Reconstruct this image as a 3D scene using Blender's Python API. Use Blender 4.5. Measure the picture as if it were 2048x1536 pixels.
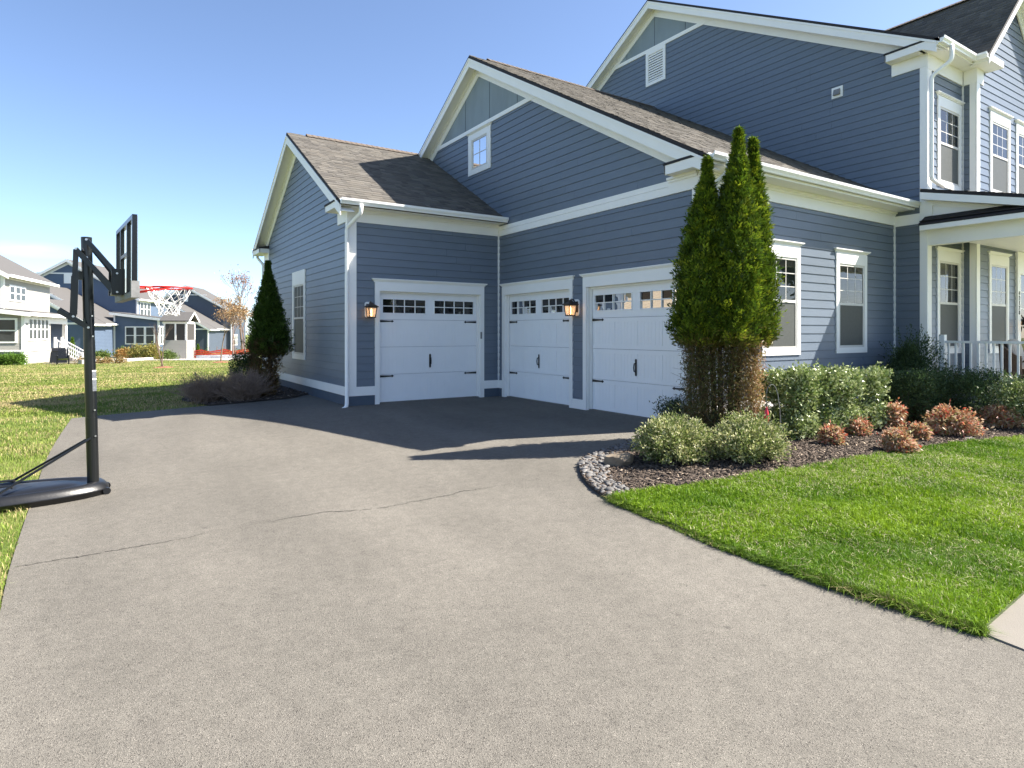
import bpy, bmesh, math, random
import numpy as np
from mathutils import Vector, Matrix

# ---------------------------------------------------------------- clear
for o in list(bpy.data.objects): bpy.data.objects.remove(o)
scn = bpy.context.scene
col = scn.collection

# ---------------------------------------------------------------- camera, sky, sun, exposure
CAM_H = 1.535; FPX = 1233.0; HOR = 666.0; YAW = math.radians(33.46)
cd = bpy.data.cameras.new('camera'); cam = bpy.data.objects.new('camera', cd); col.objects.link(cam)
cam.location = (0, 0, CAM_H); cam.rotation_euler = (math.radians(90), 0, -YAW)
cd.sensor_width = 36; cd.lens = 36*FPX/2048; cd.shift_y = -(768-HOR)/2048; cd.clip_end = 3000; cd.clip_start = .05
scn.camera = cam
SUN = Vector((.87, -.47, 1.0)).normalized()
SUN_EL = math.asin(SUN.z); SUN_AZ = math.atan2(SUN.x, SUN.y)
world = bpy.data.worlds.new('World'); scn.world = world; world.use_nodes = True
wn = world.node_tree.nodes; wl = world.node_tree.links
bg = wn['Background']
sky = wn.new('ShaderNodeTexSky'); sky.sky_type = 'NISHITA'; sky.sun_disc = False
sky.sun_elevation = SUN_EL; sky.sun_rotation = SUN_AZ; sky.altitude = 100; sky.air_density = .62; sky.dust_density = .6; sky.ozone_density = 1.5
SKY_STRENGTH = .097
bg.inputs['Strength'].default_value = SKY_STRENGTH
# one low bank of thin cloud near the horizon, as in the photograph
tc = wn.new('ShaderNodeTexCoord'); mp = wn.new('ShaderNodeMapping'); mp.inputs['Scale'].default_value = (3.2, 3.2, 13)
nz = wn.new('ShaderNodeTexNoise'); nz.inputs['Scale'].default_value = 2.2; nz.inputs['Detail'].default_value = 5
wl.new(tc.outputs['Generated'], mp.inputs['Vector']); wl.new(mp.outputs['Vector'], nz.inputs['Vector'])
sx = wn.new('ShaderNodeVectorMath'); sx.operation = 'SUBTRACT'
cu, cv = 62, 499
cdir = Vector((math.sin(YAW)*FPX+math.cos(YAW)*(cu-1024), math.cos(YAW)*FPX-math.sin(YAW)*(cu-1024), HOR-cv)).normalized()
sx.inputs[1].default_value = cdir; wl.new(tc.outputs['Generated'], sx.inputs[0])
m2 = wn.new('ShaderNodeVectorMath'); m2.operation = 'MULTIPLY'; m2.inputs[1].default_value = (17, 17, 95); wl.new(sx.outputs[0], m2.inputs[0])
ln = wn.new('ShaderNodeVectorMath'); ln.operation = 'LENGTH'; wl.new(m2.outputs[0], ln.inputs[0])
fall = wn.new('ShaderNodeMapRange'); fall.inputs['From Min'].default_value = 1.15; fall.inputs['From Max'].default_value = .2
wl.new(ln.outputs['Value'], fall.inputs['Value'])
ad = wn.new('ShaderNodeMath'); ad.operation = 'MULTIPLY'; wl.new(fall.outputs[0], ad.inputs[0])
cr = wn.new('ShaderNodeMapRange'); cr.inputs['From Min'].default_value = .3; cr.inputs['From Max'].default_value = .62; wl.new(nz.outputs['Fac'], cr.inputs['Value'])
wl.new(cr.outputs[0], ad.inputs[1])
sc_ = wn.new('ShaderNodeMath'); sc_.operation = 'MULTIPLY'; sc_.inputs[1].default_value = .5; wl.new(ad.outputs[0], sc_.inputs[0])
mx = wn.new('ShaderNodeMix'); mx.data_type = 'RGBA'
wl.new(sc_.outputs[0], mx.inputs['Factor']); wl.new(sky.outputs['Color'], mx.inputs[6]); mx.inputs[7].default_value = (5.2, 4.9, 4.9, 1)
wl.new(mx.outputs[2], bg.inputs['Color'])
ld = bpy.data.lights.new('sun', 'SUN'); ld.energy = 5.0; ld.angle = math.radians(.53); ld.color = (1, .93, .83)
sun = bpy.data.objects.new('sun', ld); col.objects.link(sun); sun.rotation_euler = SUN.to_track_quat('Z', 'Y').to_euler(); sun.location = (20, -10, 25)
scn.view_settings.view_transform = 'Standard'; scn.view_settings.look = 'None'; scn.view_settings.gamma = 1
scn.view_settings.use_curve_mapping = False; scn.view_settings.exposure = 1.72

# ---------------------------------------------------------------- pixel -> place helpers
FV = Vector((math.sin(YAW), math.cos(YAW), 0)); RV = Vector((math.cos(YAW), -math.sin(YAW), 0))
def ray(u, v): return FV*FPX + RV*(u-1024) + Vector((0, 0, HOR-v))
BX = [(4.25, 12.636, 9.0, 20.6), (7.97, 6.6, 15, 20.6), (14.31, 5.7, 30, 21.2)]
def zg(x, y):
    "height of the ground: falls gently away from the house, then down across the back lawns"
    d = 99.
    for x0, y0, x1, y1 in BX:
        dx = max(x0-x, 0, x-x1); dy = max(y0-y, 0, y-y1); d = min(d, math.hypot(dx, dy))
    z = -.045*min(d, 5.0)
    t = min(max((y-14)/34, 0), 1); z -= .30*t*t*(3-2*t)
    t = min(max((y-48)/50, 0), 1); z -= 1.35*t*t*(3-2*t)
    return z
def gpt(u, v, dz=0):
    "ground point under a pixel"
    D = ray(u, v); t = CAM_H/(v-HOR); p = D*t
    for _ in range(30):
        z = zg(p.x, p.y)+dz; t = (z-CAM_H)/D.z; p = D*t
    p.z = z; return p
def wpt(u, v, w):
    "point at depth w along the optical axis"
    p = ray(u, v)*(w/FPX); p.z += CAM_H; return p

# ---------------------------------------------------------------- mesh helpers
WL = {}
class MB:
    def __init__(s): s.v = []; s.f = []
    def quad(s, a, b, c, d):
        n = len(s.v); s.v += [tuple(a), tuple(b), tuple(c), tuple(d)]; s.f.append((n, n+1, n+2, n+3)); return s
    def poly(s, pts): n = len(s.v); s.v += [tuple(p) for p in pts]; s.f.append(tuple(range(n, n+len(pts)))); return s
    def hexa(s, p):
        "p: 4 bottom + 4 top corners"
        n = len(s.v); s.v += [tuple(q) for q in p]
        for f in ((3, 2, 1, 0), (4, 5, 6, 7), (0, 1, 5, 4), (1, 2, 6, 5), (2, 3, 7, 6), (3, 0, 4, 7)): s.f.append(tuple(n+i for i in f))
        return s
    def box(s, x0, y0, z0, x1, y1, z1):
        return s.hexa([(x0, y0, z0), (x1, y0, z0), (x1, y1, z0), (x0, y1, z0), (x0, y0, z1), (x1, y0, z1), (x1, y1, z1), (x0, y1, z1)])
    def bar(s, a, b, w, h, up=(0, 0, 1)):
        "rectangular bar from a to b, w wide, h high"
        a = Vector(a); b = Vector(b); d = (b-a).normalized(); up = Vector(up)
        if abs(d.dot(up)) > .99: up = Vector((0, 1, 0))
        r = d.cross(up).normalized(); u = r.cross(d).normalized()
        q = [r*-w/2+u*-h/2, r*w/2+u*-h/2, r*w/2+u*h/2, r*-w/2+u*h/2]
        return s.hexa([a+k for k in q]+[b+k for k in q])
    def tube(s, pts, r, n=8, cap=True):
        pts = [Vector(p) for p in pts]; rr = r if isinstance(r, (list, tuple)) else [r]*len(pts)
        base = len(s.v); ref = None
        for i, p in enumerate(pts):
            d = (pts[min(i+1, len(pts)-1)]-pts[max(i-1, 0)]).normalized()
            if ref is None: ref = d.orthogonal().normalized()
            ref = (ref-d*ref.dot(d)).normalized(); bi = d.cross(ref)
            for k in range(n):
                a = 2*math.pi*k/n; s.v.append(tuple(p+(ref*math.cos(a)+bi*math.sin(a))*rr[i]))
        for i in range(len(pts)-1):
            for k in range(n):
                a = base+i*n+k; b = base+i*n+(k+1) % n; s.f.append((a, b, b+n, a+n))
        if cap:
            s.f.append(tuple(base+k for k in range(n))[::-1]); s.f.append(tuple(base+(len(pts)-1)*n+k for k in range(n)))
        return s
    def lathe(s, c, prof, n=16):
        base = len(s.v)
        for r, z in prof:
            for k in range(n):
                a = 2*math.pi*k/n; s.v.append((c[0]+r*math.cos(a), c[1]+r*math.sin(a), c[2]+z))
        for i in range(len(prof)-1):
            for k in range(n):
                a = base+i*n+k; b = base+i*n+(k+1) % n; s.f.append((a, b, b+n, a+n))
        return s
    def build(s, name, mat, parent=None, smooth=False, fix=True):
        me = bpy.data.meshes.new(name); me.from_pydata(s.v, [], s.f); me.update()
        if fix:
            bm = bmesh.new(); bm.from_mesh(me); bmesh.ops.recalc_face_normals(bm, faces=bm.faces); bm.to_mesh(me); bm.free()
        return link(name, me, mat, parent, smooth)
def link(name, me, mat, parent=None, smooth=False):
    o = bpy.data.objects.new(name, me); col.objects.link(o)
    if mat is not None and not me.materials: me.materials.append(mat)
    if smooth: me.polygons.foreach_set('use_smooth', [True]*len(me.polygons))
    if parent is not None:
        o.parent = parent; o.matrix_parent_inverse = Matrix.Translation(-WL.get(parent.name, Vector((0, 0, 0))))
    return o
def thing(name, label, cat, loc=(0, 0, 0), group=None):
    o = bpy.data.objects.new(name, None); col.objects.link(o); o.location = loc; o.empty_display_size = .2
    WL[o.name] = Vector(loc); tag(o, label, cat, group); return o
def tag(o, label, cat, group=None):
    o['label'] = label; o['category'] = cat
    if group: o['group'] = group
    return o
def struct(o): o['kind'] = 'structure'; return o
def npmesh(name, V, F, C=None, mat=None, parent=None, smooth=False, C2=None):
    "V (n,3), F (m,k) numpy arrays, C optional (n,3) leaf colours"
    me = bpy.data.meshes.new(name); n = len(V); m, k = F.shape
    me.vertices.add(n); me.vertices.foreach_set('co', np.ascontiguousarray(V, np.float32).ravel())
    me.loops.add(m*k); me.loops.foreach_set('vertex_index', np.ascontiguousarray(F, np.int32).ravel())
    me.polygons.add(m); me.polygons.foreach_set('loop_start', np.arange(0, m*k, k, dtype=np.int32)); me.polygons.foreach_set('loop_total', np.full(m, k, np.int32))
    if C is not None:
        a = me.color_attributes.new('col', 'FLOAT_COLOR', 'POINT'); cc = np.ones((n, 4), np.float32); cc[:, :3] = C; a.data.foreach_set('color', cc.ravel())
    me.update(calc_edges=True); me.validate()
    return link(name, me, mat, parent, smooth)

# ---------------------------------------------------------------- materials
def nt(name):
    m = bpy.data.materials.new(name); m.use_nodes = True; n = m.node_tree.nodes; l = m.node_tree.links
    return m, n, l, n['Principled BSDF']
def N(n, t, **kw):
    x = n.new(t)
    for k, v in kw.items():
        if k in x.inputs: x.inputs[k].default_value = v
        else: setattr(x, k, v)
    return x
def mat(name, c, rough=.5, var=.08, scale=6, bump=0, bscale=60, metal=0, objvar=0, c2=None, stretch=None, spec=.5, detail=4):
    "colour with procedural variation and fine relief"
    m, n, l, p = nt(name)
    p.inputs['Roughness'].default_value = rough; p.inputs['Metallic'].default_value = metal; p.inputs['Specular IOR Level'].default_value = spec
    tcn = N(n, 'ShaderNodeTexCoord'); mpn = N(n, 'ShaderNodeMapping'); l.new(tcn.outputs['Object'], mpn.inputs['Vector'])
    if stretch: mpn.inputs['Scale'].default_value = stretch
    nz = N(n, 'ShaderNodeTexNoise', Scale=scale, Detail=detail); l.new(mpn.outputs[0], nz.inputs['Vector'])
    mix = N(n, 'ShaderNodeMix', data_type='RGBA'); l.new(nz.outputs['Fac'], mix.inputs['Factor'])
    a = c2 if c2 else tuple(x*(1-2*var) for x in c); b = c if c2 else tuple(x*(1+2*var) for x in c)
    mix.inputs[6].default_value = (*a, 1); mix.inputs[7].default_value = (*b, 1)
    out = mix.outputs[2]
    if objvar:
        oi = N(n, 'ShaderNodeObjectInfo'); hs = N(n, 'ShaderNodeHueSaturation'); mr = N(n, 'ShaderNodeMapRange')
        mr.inputs['To Min'].default_value = 1-objvar; mr.inputs['To Max'].default_value = 1+objvar
        l.new(oi.outputs['Random'], mr.inputs['Value']); l.new(mr.outputs[0], hs.inputs['Value']); l.new(out, hs.inputs['Color']); out = hs.outputs['Color']
    l.new(out, p.inputs['Base Color'])
    if bump:
        nb = N(n, 'ShaderNodeTexNoise', Scale=bscale, Detail=3); l.new(mpn.outputs[0], nb.inputs['Vector'])
        bp = N(n, 'ShaderNodeBump', Strength=bump, Distance=.01); l.new(nb.outputs['Fac'], bp.inputs['Height']); l.new(bp.outputs[0], p.inputs['Normal'])
    return m
def leafmat(name, trans=.3, rough=.5, spec=.3):
    m, n, l, p = nt(name)
    a = N(n, 'ShaderNodeVertexColor', layer_name='col'); l.new(a.outputs['Color'], p.inputs['Base Color'])
    p.inputs['Roughness'].default_value = rough; p.inputs['Specular IOR Level'].default_value = spec
    tr = N(n, 'ShaderNodeBsdfTranslucent'); l.new(a.outputs['Color'], tr.inputs['Color'])
    ms = N(n, 'ShaderNodeMixShader'); ms.inputs[0].default_value = trans
    l.new(p.outputs[0], ms.inputs[1]); l.new(tr.outputs[0], ms.inputs[2]); l.new(ms.outputs[0], n['Material Output'].inputs['Surface'])
    return m
def attrmat(name, rough=.8, bump=0, bscale=80, spec=.3):
    m, n, l, p = nt(name)
    a = N(n, 'ShaderNodeVertexColor', layer_name='col'); l.new(a.outputs['Color'], p.inputs['Base Color']); p.inputs['Roughness'].default_value = rough; p.inputs['Specular IOR Level'].default_value = spec
    tcn = N(n, 'ShaderNodeTexCoord'); nz = N(n, 'ShaderNodeTexNoise', Scale=bscale, Detail=3); l.new(tcn.outputs['Object'], nz.inputs['Vector'])
    mr = N(n, 'ShaderNodeMapRange'); mr.inputs['To Min'].default_value = .8; mr.inputs['To Max'].default_value = 1.2; l.new(nz.outputs['Fac'], mr.inputs['Value'])
    hs = N(n, 'ShaderNodeHueSaturation'); l.new(a.outputs['Color'], hs.inputs['Color']); l.new(mr.outputs[0], hs.inputs['Value']); l.new(hs.outputs[0], p.inputs['Base Color'])
    if bump:
        bp = N(n, 'ShaderNodeBump', Strength=bump, Distance=.01); l.new(nz.outputs['Fac'], bp.inputs['Height']); l.new(bp.outputs[0], p.inputs['Normal'])
    return m
def glassmat(name, tint=(.75, .8, .8), dark=None):
    m, n, l, p = nt(name)
    gl = N(n, 'ShaderNodeBsdfGlossy', Roughness=.01); fr = N(n, 'ShaderNodeFresnel', IOR=1.62)
    tcn = N(n, 'ShaderNodeTexCoord'); nz = N(n, 'ShaderNodeTexNoise', Scale=2.2, Detail=1); l.new(tcn.outputs['Object'], nz.inputs['Vector'])
    bp = N(n, 'ShaderNodeBump', Strength=.06, Distance=.02); l.new(nz.outputs['Fac'], bp.inputs['Height']); l.new(bp.outputs[0], gl.inputs['Normal'])
    ms = N(n, 'ShaderNodeMixShader'); l.new(fr.outputs[0], ms.inputs[0])
    if dark is None:
        tr = N(n, 'ShaderNodeBsdfTransparent'); tr.inputs['Color'].default_value = (*tint, 1)
    else:
        tr = N(n, 'ShaderNodeBsdfDiffuse'); tr.inputs['Color'].default_value = (*dark, 1)
    l.new(tr.outputs[0], ms.inputs[1]); l.new(gl.outputs[0], ms.inputs[2]); l.new(ms.outputs[0], n['Material Output'].inputs['Surface'])
    return m
M = {}
M['siding'] = mat('blue_siding_paint', (.132, .163, .205), .40, .05, 3, bump=.12, bscale=90, objvar=.035, stretch=(1, 1, 4))
M['sheath'] = mat('wall_sheathing', (.06, .075, .1), .8, .05, 3)
M['found'] = mat('painted_foundation', (.068, .09, .122), .7, .08, 5, bump=.2, bscale=120)
M['panelboard'] = mat('weathered_gable_panel', (.21, .255, .275), .6, .16, 1.7, bump=.1, bscale=40, stretch=(1, 1, .45))
M['white'] = mat('white_trim_paint', (.85, .84, .81), .42, .02, 4, bump=.03, bscale=60)
M['gutter'] = mat('white_gutter_enamel', (.85, .85, .83), .3, .015, 3)
M['door'] = mat('white_garage_door_enamel', (.86, .865, .87), .38, .015, 4, bump=.05, bscale=140)
M['iron'] = mat('black_iron', (.012, .012, .013), .45, .2, 30)
M['bronze'] = mat('bronze_lantern', (.035, .022, .016), .45, .2, 25)
M['glass'] = glassmat('window_glass')
M['dglass'] = glassmat('dark_window_glass', dark=(.012, .013, .014))
M['screen_pane'] = mat('insect_screen', (.075, .08, .073), .55, .1, 30, spec=.35)
M['farglass'] = mat('far_window_glass', (.045, .05, .052), .25, .3, 1.5, spec=.5)
M['bglass'] = glassmat('window_glass_over_shade', dark=(.12, .12, .11))
M['blind'] = mat('window_blind', (.085, .085, .075), .6, .04, 8)
M['curtain'] = mat('window_curtain', (.06, .058, .052), .7, .1, 5)
M['sash'] = mat('window_sash_vinyl', (.62, .60, .56), .4, .02, 6)
M['deck'] = mat('roof_edge', (.02, .018, .02), .8, .15, 20)
M['shingle'] = attrmat('asphalt_shingle', .92, .5, 160)
M['rubber'] = mat('black_plastic', (.009, .0095, .011), .36, .12, 10, bump=.12, bscale=70)
M['pole'] = mat('black_powder_coat', (.006, .007, .0075), .28, .1, 12, bump=.03, bscale=200)
M['steel'] = mat('bright_steel', (.6, .6, .6), .3, .05, 12, metal=1)
M['red'] = mat('red_rim_paint', (.62, .028, .022), .4, .05, 10)
M['net'] = mat('white_net_cord', (.72, .70, .68), .8, .06, 30)
M['greypad'] = mat('grey_board_pad', (.2, .2, .2), .7, .2, 14, bump=.2)
M['sticker'] = mat('grey_sticker', (.11, .12, .135), .5, .35, 60)
M['leaf'] = leafmat('leaf'); M['gloss'] = leafmat('glossy_leaf', .2, .4, .5); M['grass'] = leafmat('grass_blade', .3, .55, .25)
M['bark'] = mat('bark', (.07, .045, .032), .9, .25, 25, bump=.6, bscale=40, stretch=(1, 1, .25))
M['twig'] = mat('twig', (.16, .11, .085), .85, .2, 20)
M['rock'] = mat('sandstone', (.19, .15, .105), .85, .2, 9, bump=.6, bscale=25)
M['pebble'] = mat('river_pebble', (.125, .12, .115), .7, .12, 20, bump=.2, objvar=.35)
M['concrete'] = mat('pale_concrete', (.165, .15, .128), .85, .06, 3, bump=.25, bscale=180)
M['wicker'] = mat('brown_wicker', (.10, .065, .045), .75, .3, 40, bump=.5, bscale=90)
M['pillow'] = mat('grey_pillow', (.42, .39, .36), .85, .05, 8)
M['porchfloor'] = mat('porch_floor', (.3, .3, .3), .7, .06, 4)
def asphalt():
    m, n, l, p = nt('worn_asphalt'); p.inputs['Roughness'].default_value = .88; p.inputs['Specular IOR Level'].default_value = .3
    tcn = N(n, 'ShaderNodeTexCoord')
    vo = N(n, 'ShaderNodeTexVoronoi', Scale=250); l.new(tcn.outputs['Object'], vo.inputs['Vector'])
    sp = N(n, 'ShaderNodeSeparateColor'); l.new(vo.outputs['Color'], sp.inputs[0])
    fine = N(n, 'ShaderNodeValToRGB'); e = fine.color_ramp.elements
    e[0].position = 0; e[0].color = (.035, .031, .027, 1); e[1].position = 1; e[1].color = (.228, .211, .182, 1)
    k = e.new(.2); k.color = (.1145, .1068, .0915, 1); k = e.new(.8); k.color = (.1415, .132, .1135, 1); k = e.new(.93); k.color = (.165, .151, .129, 1)
    l.new(sp.outputs[0], fine.inputs[0])
    n1 = N(n, 'ShaderNodeTexNoise', Scale=.55, Detail=5, Roughness=.6); l.new(tcn.outputs['Object'], n1.inputs['Vector'])
    n2 = N(n, 'ShaderNodeTexNoise', Scale=9, Detail=6, Roughness=.7); l.new(tcn.outputs['Object'], n2.inputs['Vector'])
    r1 = N(n, 'ShaderNodeMapRange'); r1.inputs['From Min'].default_value = .3; r1.inputs['From Max'].default_value = .7; r1.inputs['To Min'].default_value = .92; r1.inputs['To Max'].default_value = 1.14; l.new(n1.outputs['Fac'], r1.inputs['Value'])
    r2 = N(n, 'ShaderNodeMapRange'); r2.inputs['From Min'].default_value = .25; r2.inputs['From Max'].default_value = .75; r2.inputs['To Min'].default_value = .82; r2.inputs['To Max'].default_value = 1.15; l.new(n2.outputs['Fac'], r2.inputs['Value'])
    mu = N(n, 'ShaderNodeMath', operation='MULTIPLY'); l.new(r1.outputs[0], mu.inputs[0]); l.new(r2.outputs[0], mu.inputs[1])
    # faint wheel paths along the drive, scattered oil drips
    mp3 = N(n, 'ShaderNodeMapping'); mp3.inputs['Scale'].default_value = (1.1, .16, 1); mp3.inputs['Rotation'].default_value = (0, 0, .25); l.new(tcn.outputs['Object'], mp3.inputs['Vector'])
    n4 = N(n, 'ShaderNodeTexNoise', Scale=1.0, Detail=3); l.new(mp3.outputs[0], n4.inputs['Vector'])
    r4 = N(n, 'ShaderNodeMapRange'); r4.inputs['From Min'].default_value = .32; r4.inputs['From Max'].default_value = .66; r4.inputs['To Min'].default_value = .95; r4.inputs['To Max'].default_value = 1.12; l.new(n4.outputs['Fac'], r4.inputs['Value'])
    vs_ = N(n, 'ShaderNodeTexVoronoi', Scale=1.7); l.new(tcn.outputs['Object'], vs_.inputs['Vector'])
    r5 = N(n, 'ShaderNodeMapRange'); r5.inputs['From Min'].default_value = .012; r5.inputs['From Max'].default_value = .05; r5.inputs['To Min'].default_value = .62; r5.inputs['To Max'].default_value = 1.0; l.new(vs_.outputs['Distance'], r5.inputs['Value'])
    m6 = N(n, 'ShaderNodeMath', operation='MULTIPLY'); l.new(r4.outputs[0], m6.inputs[0]); l.new(r5.outputs[0], m6.inputs[1])
    m7 = N(n, 'ShaderNodeMath', operation='MULTIPLY'); l.new(mu.outputs[0], m7.inputs[0]); l.new(m6.outputs[0], m7.inputs[1]); mu = m7
    hs = N(n, 'ShaderNodeHueSaturation'); l.new(fine.outputs[0], hs.inputs['Color']); l.new(mu.outputs[0], hs.inputs['Value']); l.new(hs.outputs[0], p.inputs['Base Color'])
    bp = N(n, 'ShaderNodeBump', Strength=.55, Distance=.006); l.new(vo.outputs['Distance'], bp.inputs['Height']); l.new(bp.outputs[0], p.inputs['Normal'])
    return m
M['asphalt'] = asphalt()
def lawnmat(name, ca, cb, cc):
    m, n, l, p = nt(name); p.inputs['Roughness'].default_value = .9; p.inputs['Specular IOR Level'].default_value = .15
    tcn = N(n, 'ShaderNodeTexCoord')
    n1 = N(n, 'ShaderNodeTexNoise', Scale=.35, Detail=6, Roughness=.65); l.new(tcn.outputs['Object'], n1.inputs['Vector'])
    mpn = N(n, 'ShaderNodeMapping'); mpn.inputs['Scale'].default_value = (.35, 1.6, 1); l.new(tcn.outputs['Object'], mpn.inputs['Vector'])
    n3 = N(n, 'ShaderNodeTexNoise', Scale=.8, Detail=4); l.new(mpn.outputs[0], n3.inputs['Vector'])
    n2 = N(n, 'ShaderNodeTexNoise', Scale=22, Detail=6, Roughness=.75); l.new(tcn.outputs['Object'], n2.inputs['Vector'])
    av = N(n, 'ShaderNodeMath', operation='ADD'); l.new(n1.outputs['Fac'], av.inputs[0]); l.new(n3.outputs['Fac'], av.inputs[1])
    rp = N(n, 'ShaderNodeValToRGB'); e = rp.color_ramp.elements; e[0].position = .36; e[0].color = (*ca, 1); e[1].position = .64; e[1].color = (*cc, 1); k = e.new(.5); k.color = (*cb, 1)
    hv = N(n, 'ShaderNodeMath', operation='MULTIPLY'); hv.inputs[1].default_value = .5; l.new(av.outputs[0], hv.inputs[0]); l.new(hv.outputs[0], rp.inputs[0])
    r2 = N(n, 'ShaderNodeMapRange'); r2.inputs['From Min'].default_value = .25; r2.inputs['From Max'].default_value = .75; r2.inputs['To Min'].default_value = .6; r2.inputs['To Max'].default_value = 1.4; l.new(n2.outputs['Fac'], r2.inputs['Value'])
    hs = N(n, 'ShaderNodeHueSaturation'); l.new(rp.outputs[0], hs.inputs['Color']); l.new(r2.outputs[0], hs.inputs['Value']); l.new(hs.outputs[0], p.inputs['Base Color'])
    bp = N(n, 'ShaderNodeBump', Strength=.8, Distance=.04); l.new(n2.outputs['Fac'], bp.inputs['Height']); l.new(bp.outputs[0], p.inputs['Normal'])
    return m
M['lawn'] = lawnmat('mown_lawn', (.075, .122, .022), (.14, .172, .04), (.25, .225, .10))
M['turfsoil'] = mat('turf_soil', (.06, .085, .02), .95, .3, 18, bump=.5, bscale=40)
M['mulchbase'] = mat('mulch_base', (.036, .027, .021), .95, .35, 30, bump=.9, bscale=60)
M['mulch'] = attrmat('mulch_chip', .95, 0, 60)
M['gravel'] = mat('pale_gravel', (.42, .39, .36), .95, .2, 25, bump=.6, bscale=50)
rng = np.random.default_rng(7); random.seed(7)

# ================================================================ GROUND
def sheet(name, poly, dz, m, skirt=0, step=.5):
    "polygon (x,y) draped on the ground, dz above it, optionally with an earth edge"
    bm = bmesh.new(); vs = [bm.verts.new((p[0], p[1], 0)) for p in poly]; bm.faces.new(vs)
    xs = [p[0] for p in poly]; ys = [p[1] for p in poly]
    for ax, lo, hi in ((0, min(xs), max(xs)), (1, min(ys), max(ys))):
        k = math.ceil(lo/step)*step
        while k < hi:
            co = [0, 0, 0]; no = [0, 0, 0]; co[ax] = k; no[ax] = 1
            bmesh.ops.bisect_plane(bm, geom=bm.verts[:]+bm.edges[:]+bm.faces[:], plane_co=co, plane_no=no, dist=1e-5); k += step
    bmesh.ops.triangulate(bm, faces=bm.faces[:])
    for v in bm.verts: v.co.z = zg(v.co.x, v.co.y)+dz
    bmesh.ops.recalc_face_normals(bm, faces=bm.faces[:])
    if bm.faces[:] and sum(f.normal.z for f in bm.faces) < 0: bmesh.ops.reverse_faces(bm, faces=bm.faces[:])
    if skirt:
        be = [e for e in bm.edges if e.is_boundary]; r = bmesh.ops.extrude_edge_only(bm, edges=be)
        for v in [g for g in r['geom'] if isinstance(g, bmesh.types.BMVert)]: v.co.z -= skirt
    me = bpy.data.meshes.new(name); bm.to_mesh(me); bm.free(); return link(name, me, m)
def smooth_path(pts, n=6):
    "Catmull-Rom through points"
    out = []; P = [Vector((p[0], p[1], 0)) for p in pts]
    for i in range(len(P)-1):
        a = P[max(i-1, 0)]; b = P[i]; c = P[i+1]; d = P[min(i+2, len(P)-1)]
        for k in range(n):
            t = k/n; out.append(.5*((2*b)+(c-a)*t+(2*a-5*b+4*c-d)*t*t+(3*b-a-3*c+d)*t**3))
    out.append(P[-1]); return [(p.x, p.y) for p in out]
def pxpath(pts, n=6): return smooth_path([tuple(gpt(*p))[:2] for p in pts], n)

def ground_mesh():
    xs = sorted(set([-400, -250, -160, -110, -80, -60, -45, -35, -28]+[round(-22+.5*i, 3) for i in range(109)]+[36, 45, 60, 80, 110, 160, 250, 400]))
    ys = sorted(set([-60, -30, -15]+[round(-6+.5*i, 3) for i in range(77)]+list(range(33, 130, 3))+[140, 180, 250, 400, 700, 1200]))
    V = []; F = []
    for y in ys:
        for x in xs: V.append((x, y, zg(x, y)))
    w = len(xs)
    for j in range(len(ys)-1):
        for i in range(w-1): F.append((j*w+i, j*w+i+1, (j+1)*w+i+1, (j+1)*w+i))
    me = bpy.data.meshes.new('ground'); me.from_pydata(V, [], F); me.update(); return struct(link('ground', me, M['lawn'], None, True))
ground_mesh()
# driveway outline
left_edge = pxpath([(0, 1228), (22, 1130), (62, 1008), (100, 905), (143, 838)], 5)
back_edge = pxpath([(143, 838), (190, 833), (300, 823), (420, 812), (584, 796.5)], 4)
bed_front = pxpath([(1376, 846), (1320, 868), (1256, 892), (1205, 908), (1166, 924), (1159, 945), (1176, 974), (1209, 999), (1222, 1004)], 4)
lawn_edge = pxpath([(1222, 1004), (1300, 1037), (1450, 1101), (1600, 1155), (1700, 1189), (1850, 1237), (1962, 1272)], 4)
lx, ly = left_edge[0]
dk = Vector((lawn_edge[-1][0]-lawn_edge[-2][0], lawn_edge[-1][1]-lawn_edge[-2][1], 0)).normalized()
pe = gpt(2048, 1306)
road_r = [(pe.x, pe.y), (pe.x+.9*(pe.x-lawn_edge[-1][0])*3, pe.y-3.5), (pe.x+.5, -8)]
drive = [(-2.6, -8), (lx-.25, ly-2.0), (lx, ly)]+left_edge[1:]+back_edge[1:]+[(4.3, 16.0), (4.3, 12.75), (8.1, 12.75), (8.1, 6.72)]+bed_front+lawn_edge[1:]+road_r
driveway = struct(sheet('driveway', drive, .012, M['asphalt']))
# concrete walk beside the lawn
c0 = gpt(1962, 1272); c1 = gpt(2048, 1195); wd = (c1-c0).normalized()
walk_far = c0+wd*9
pw = [(c0.x, c0.y), (walk_far.x, walk_far.y), (walk_far.x+.62, walk_far.y-1.25), (pe.x+.02, pe.y-.35), (pe.x, pe.y)]
struct(sheet('concrete_walk', pw, .022, M['concrete'], .06))
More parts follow.
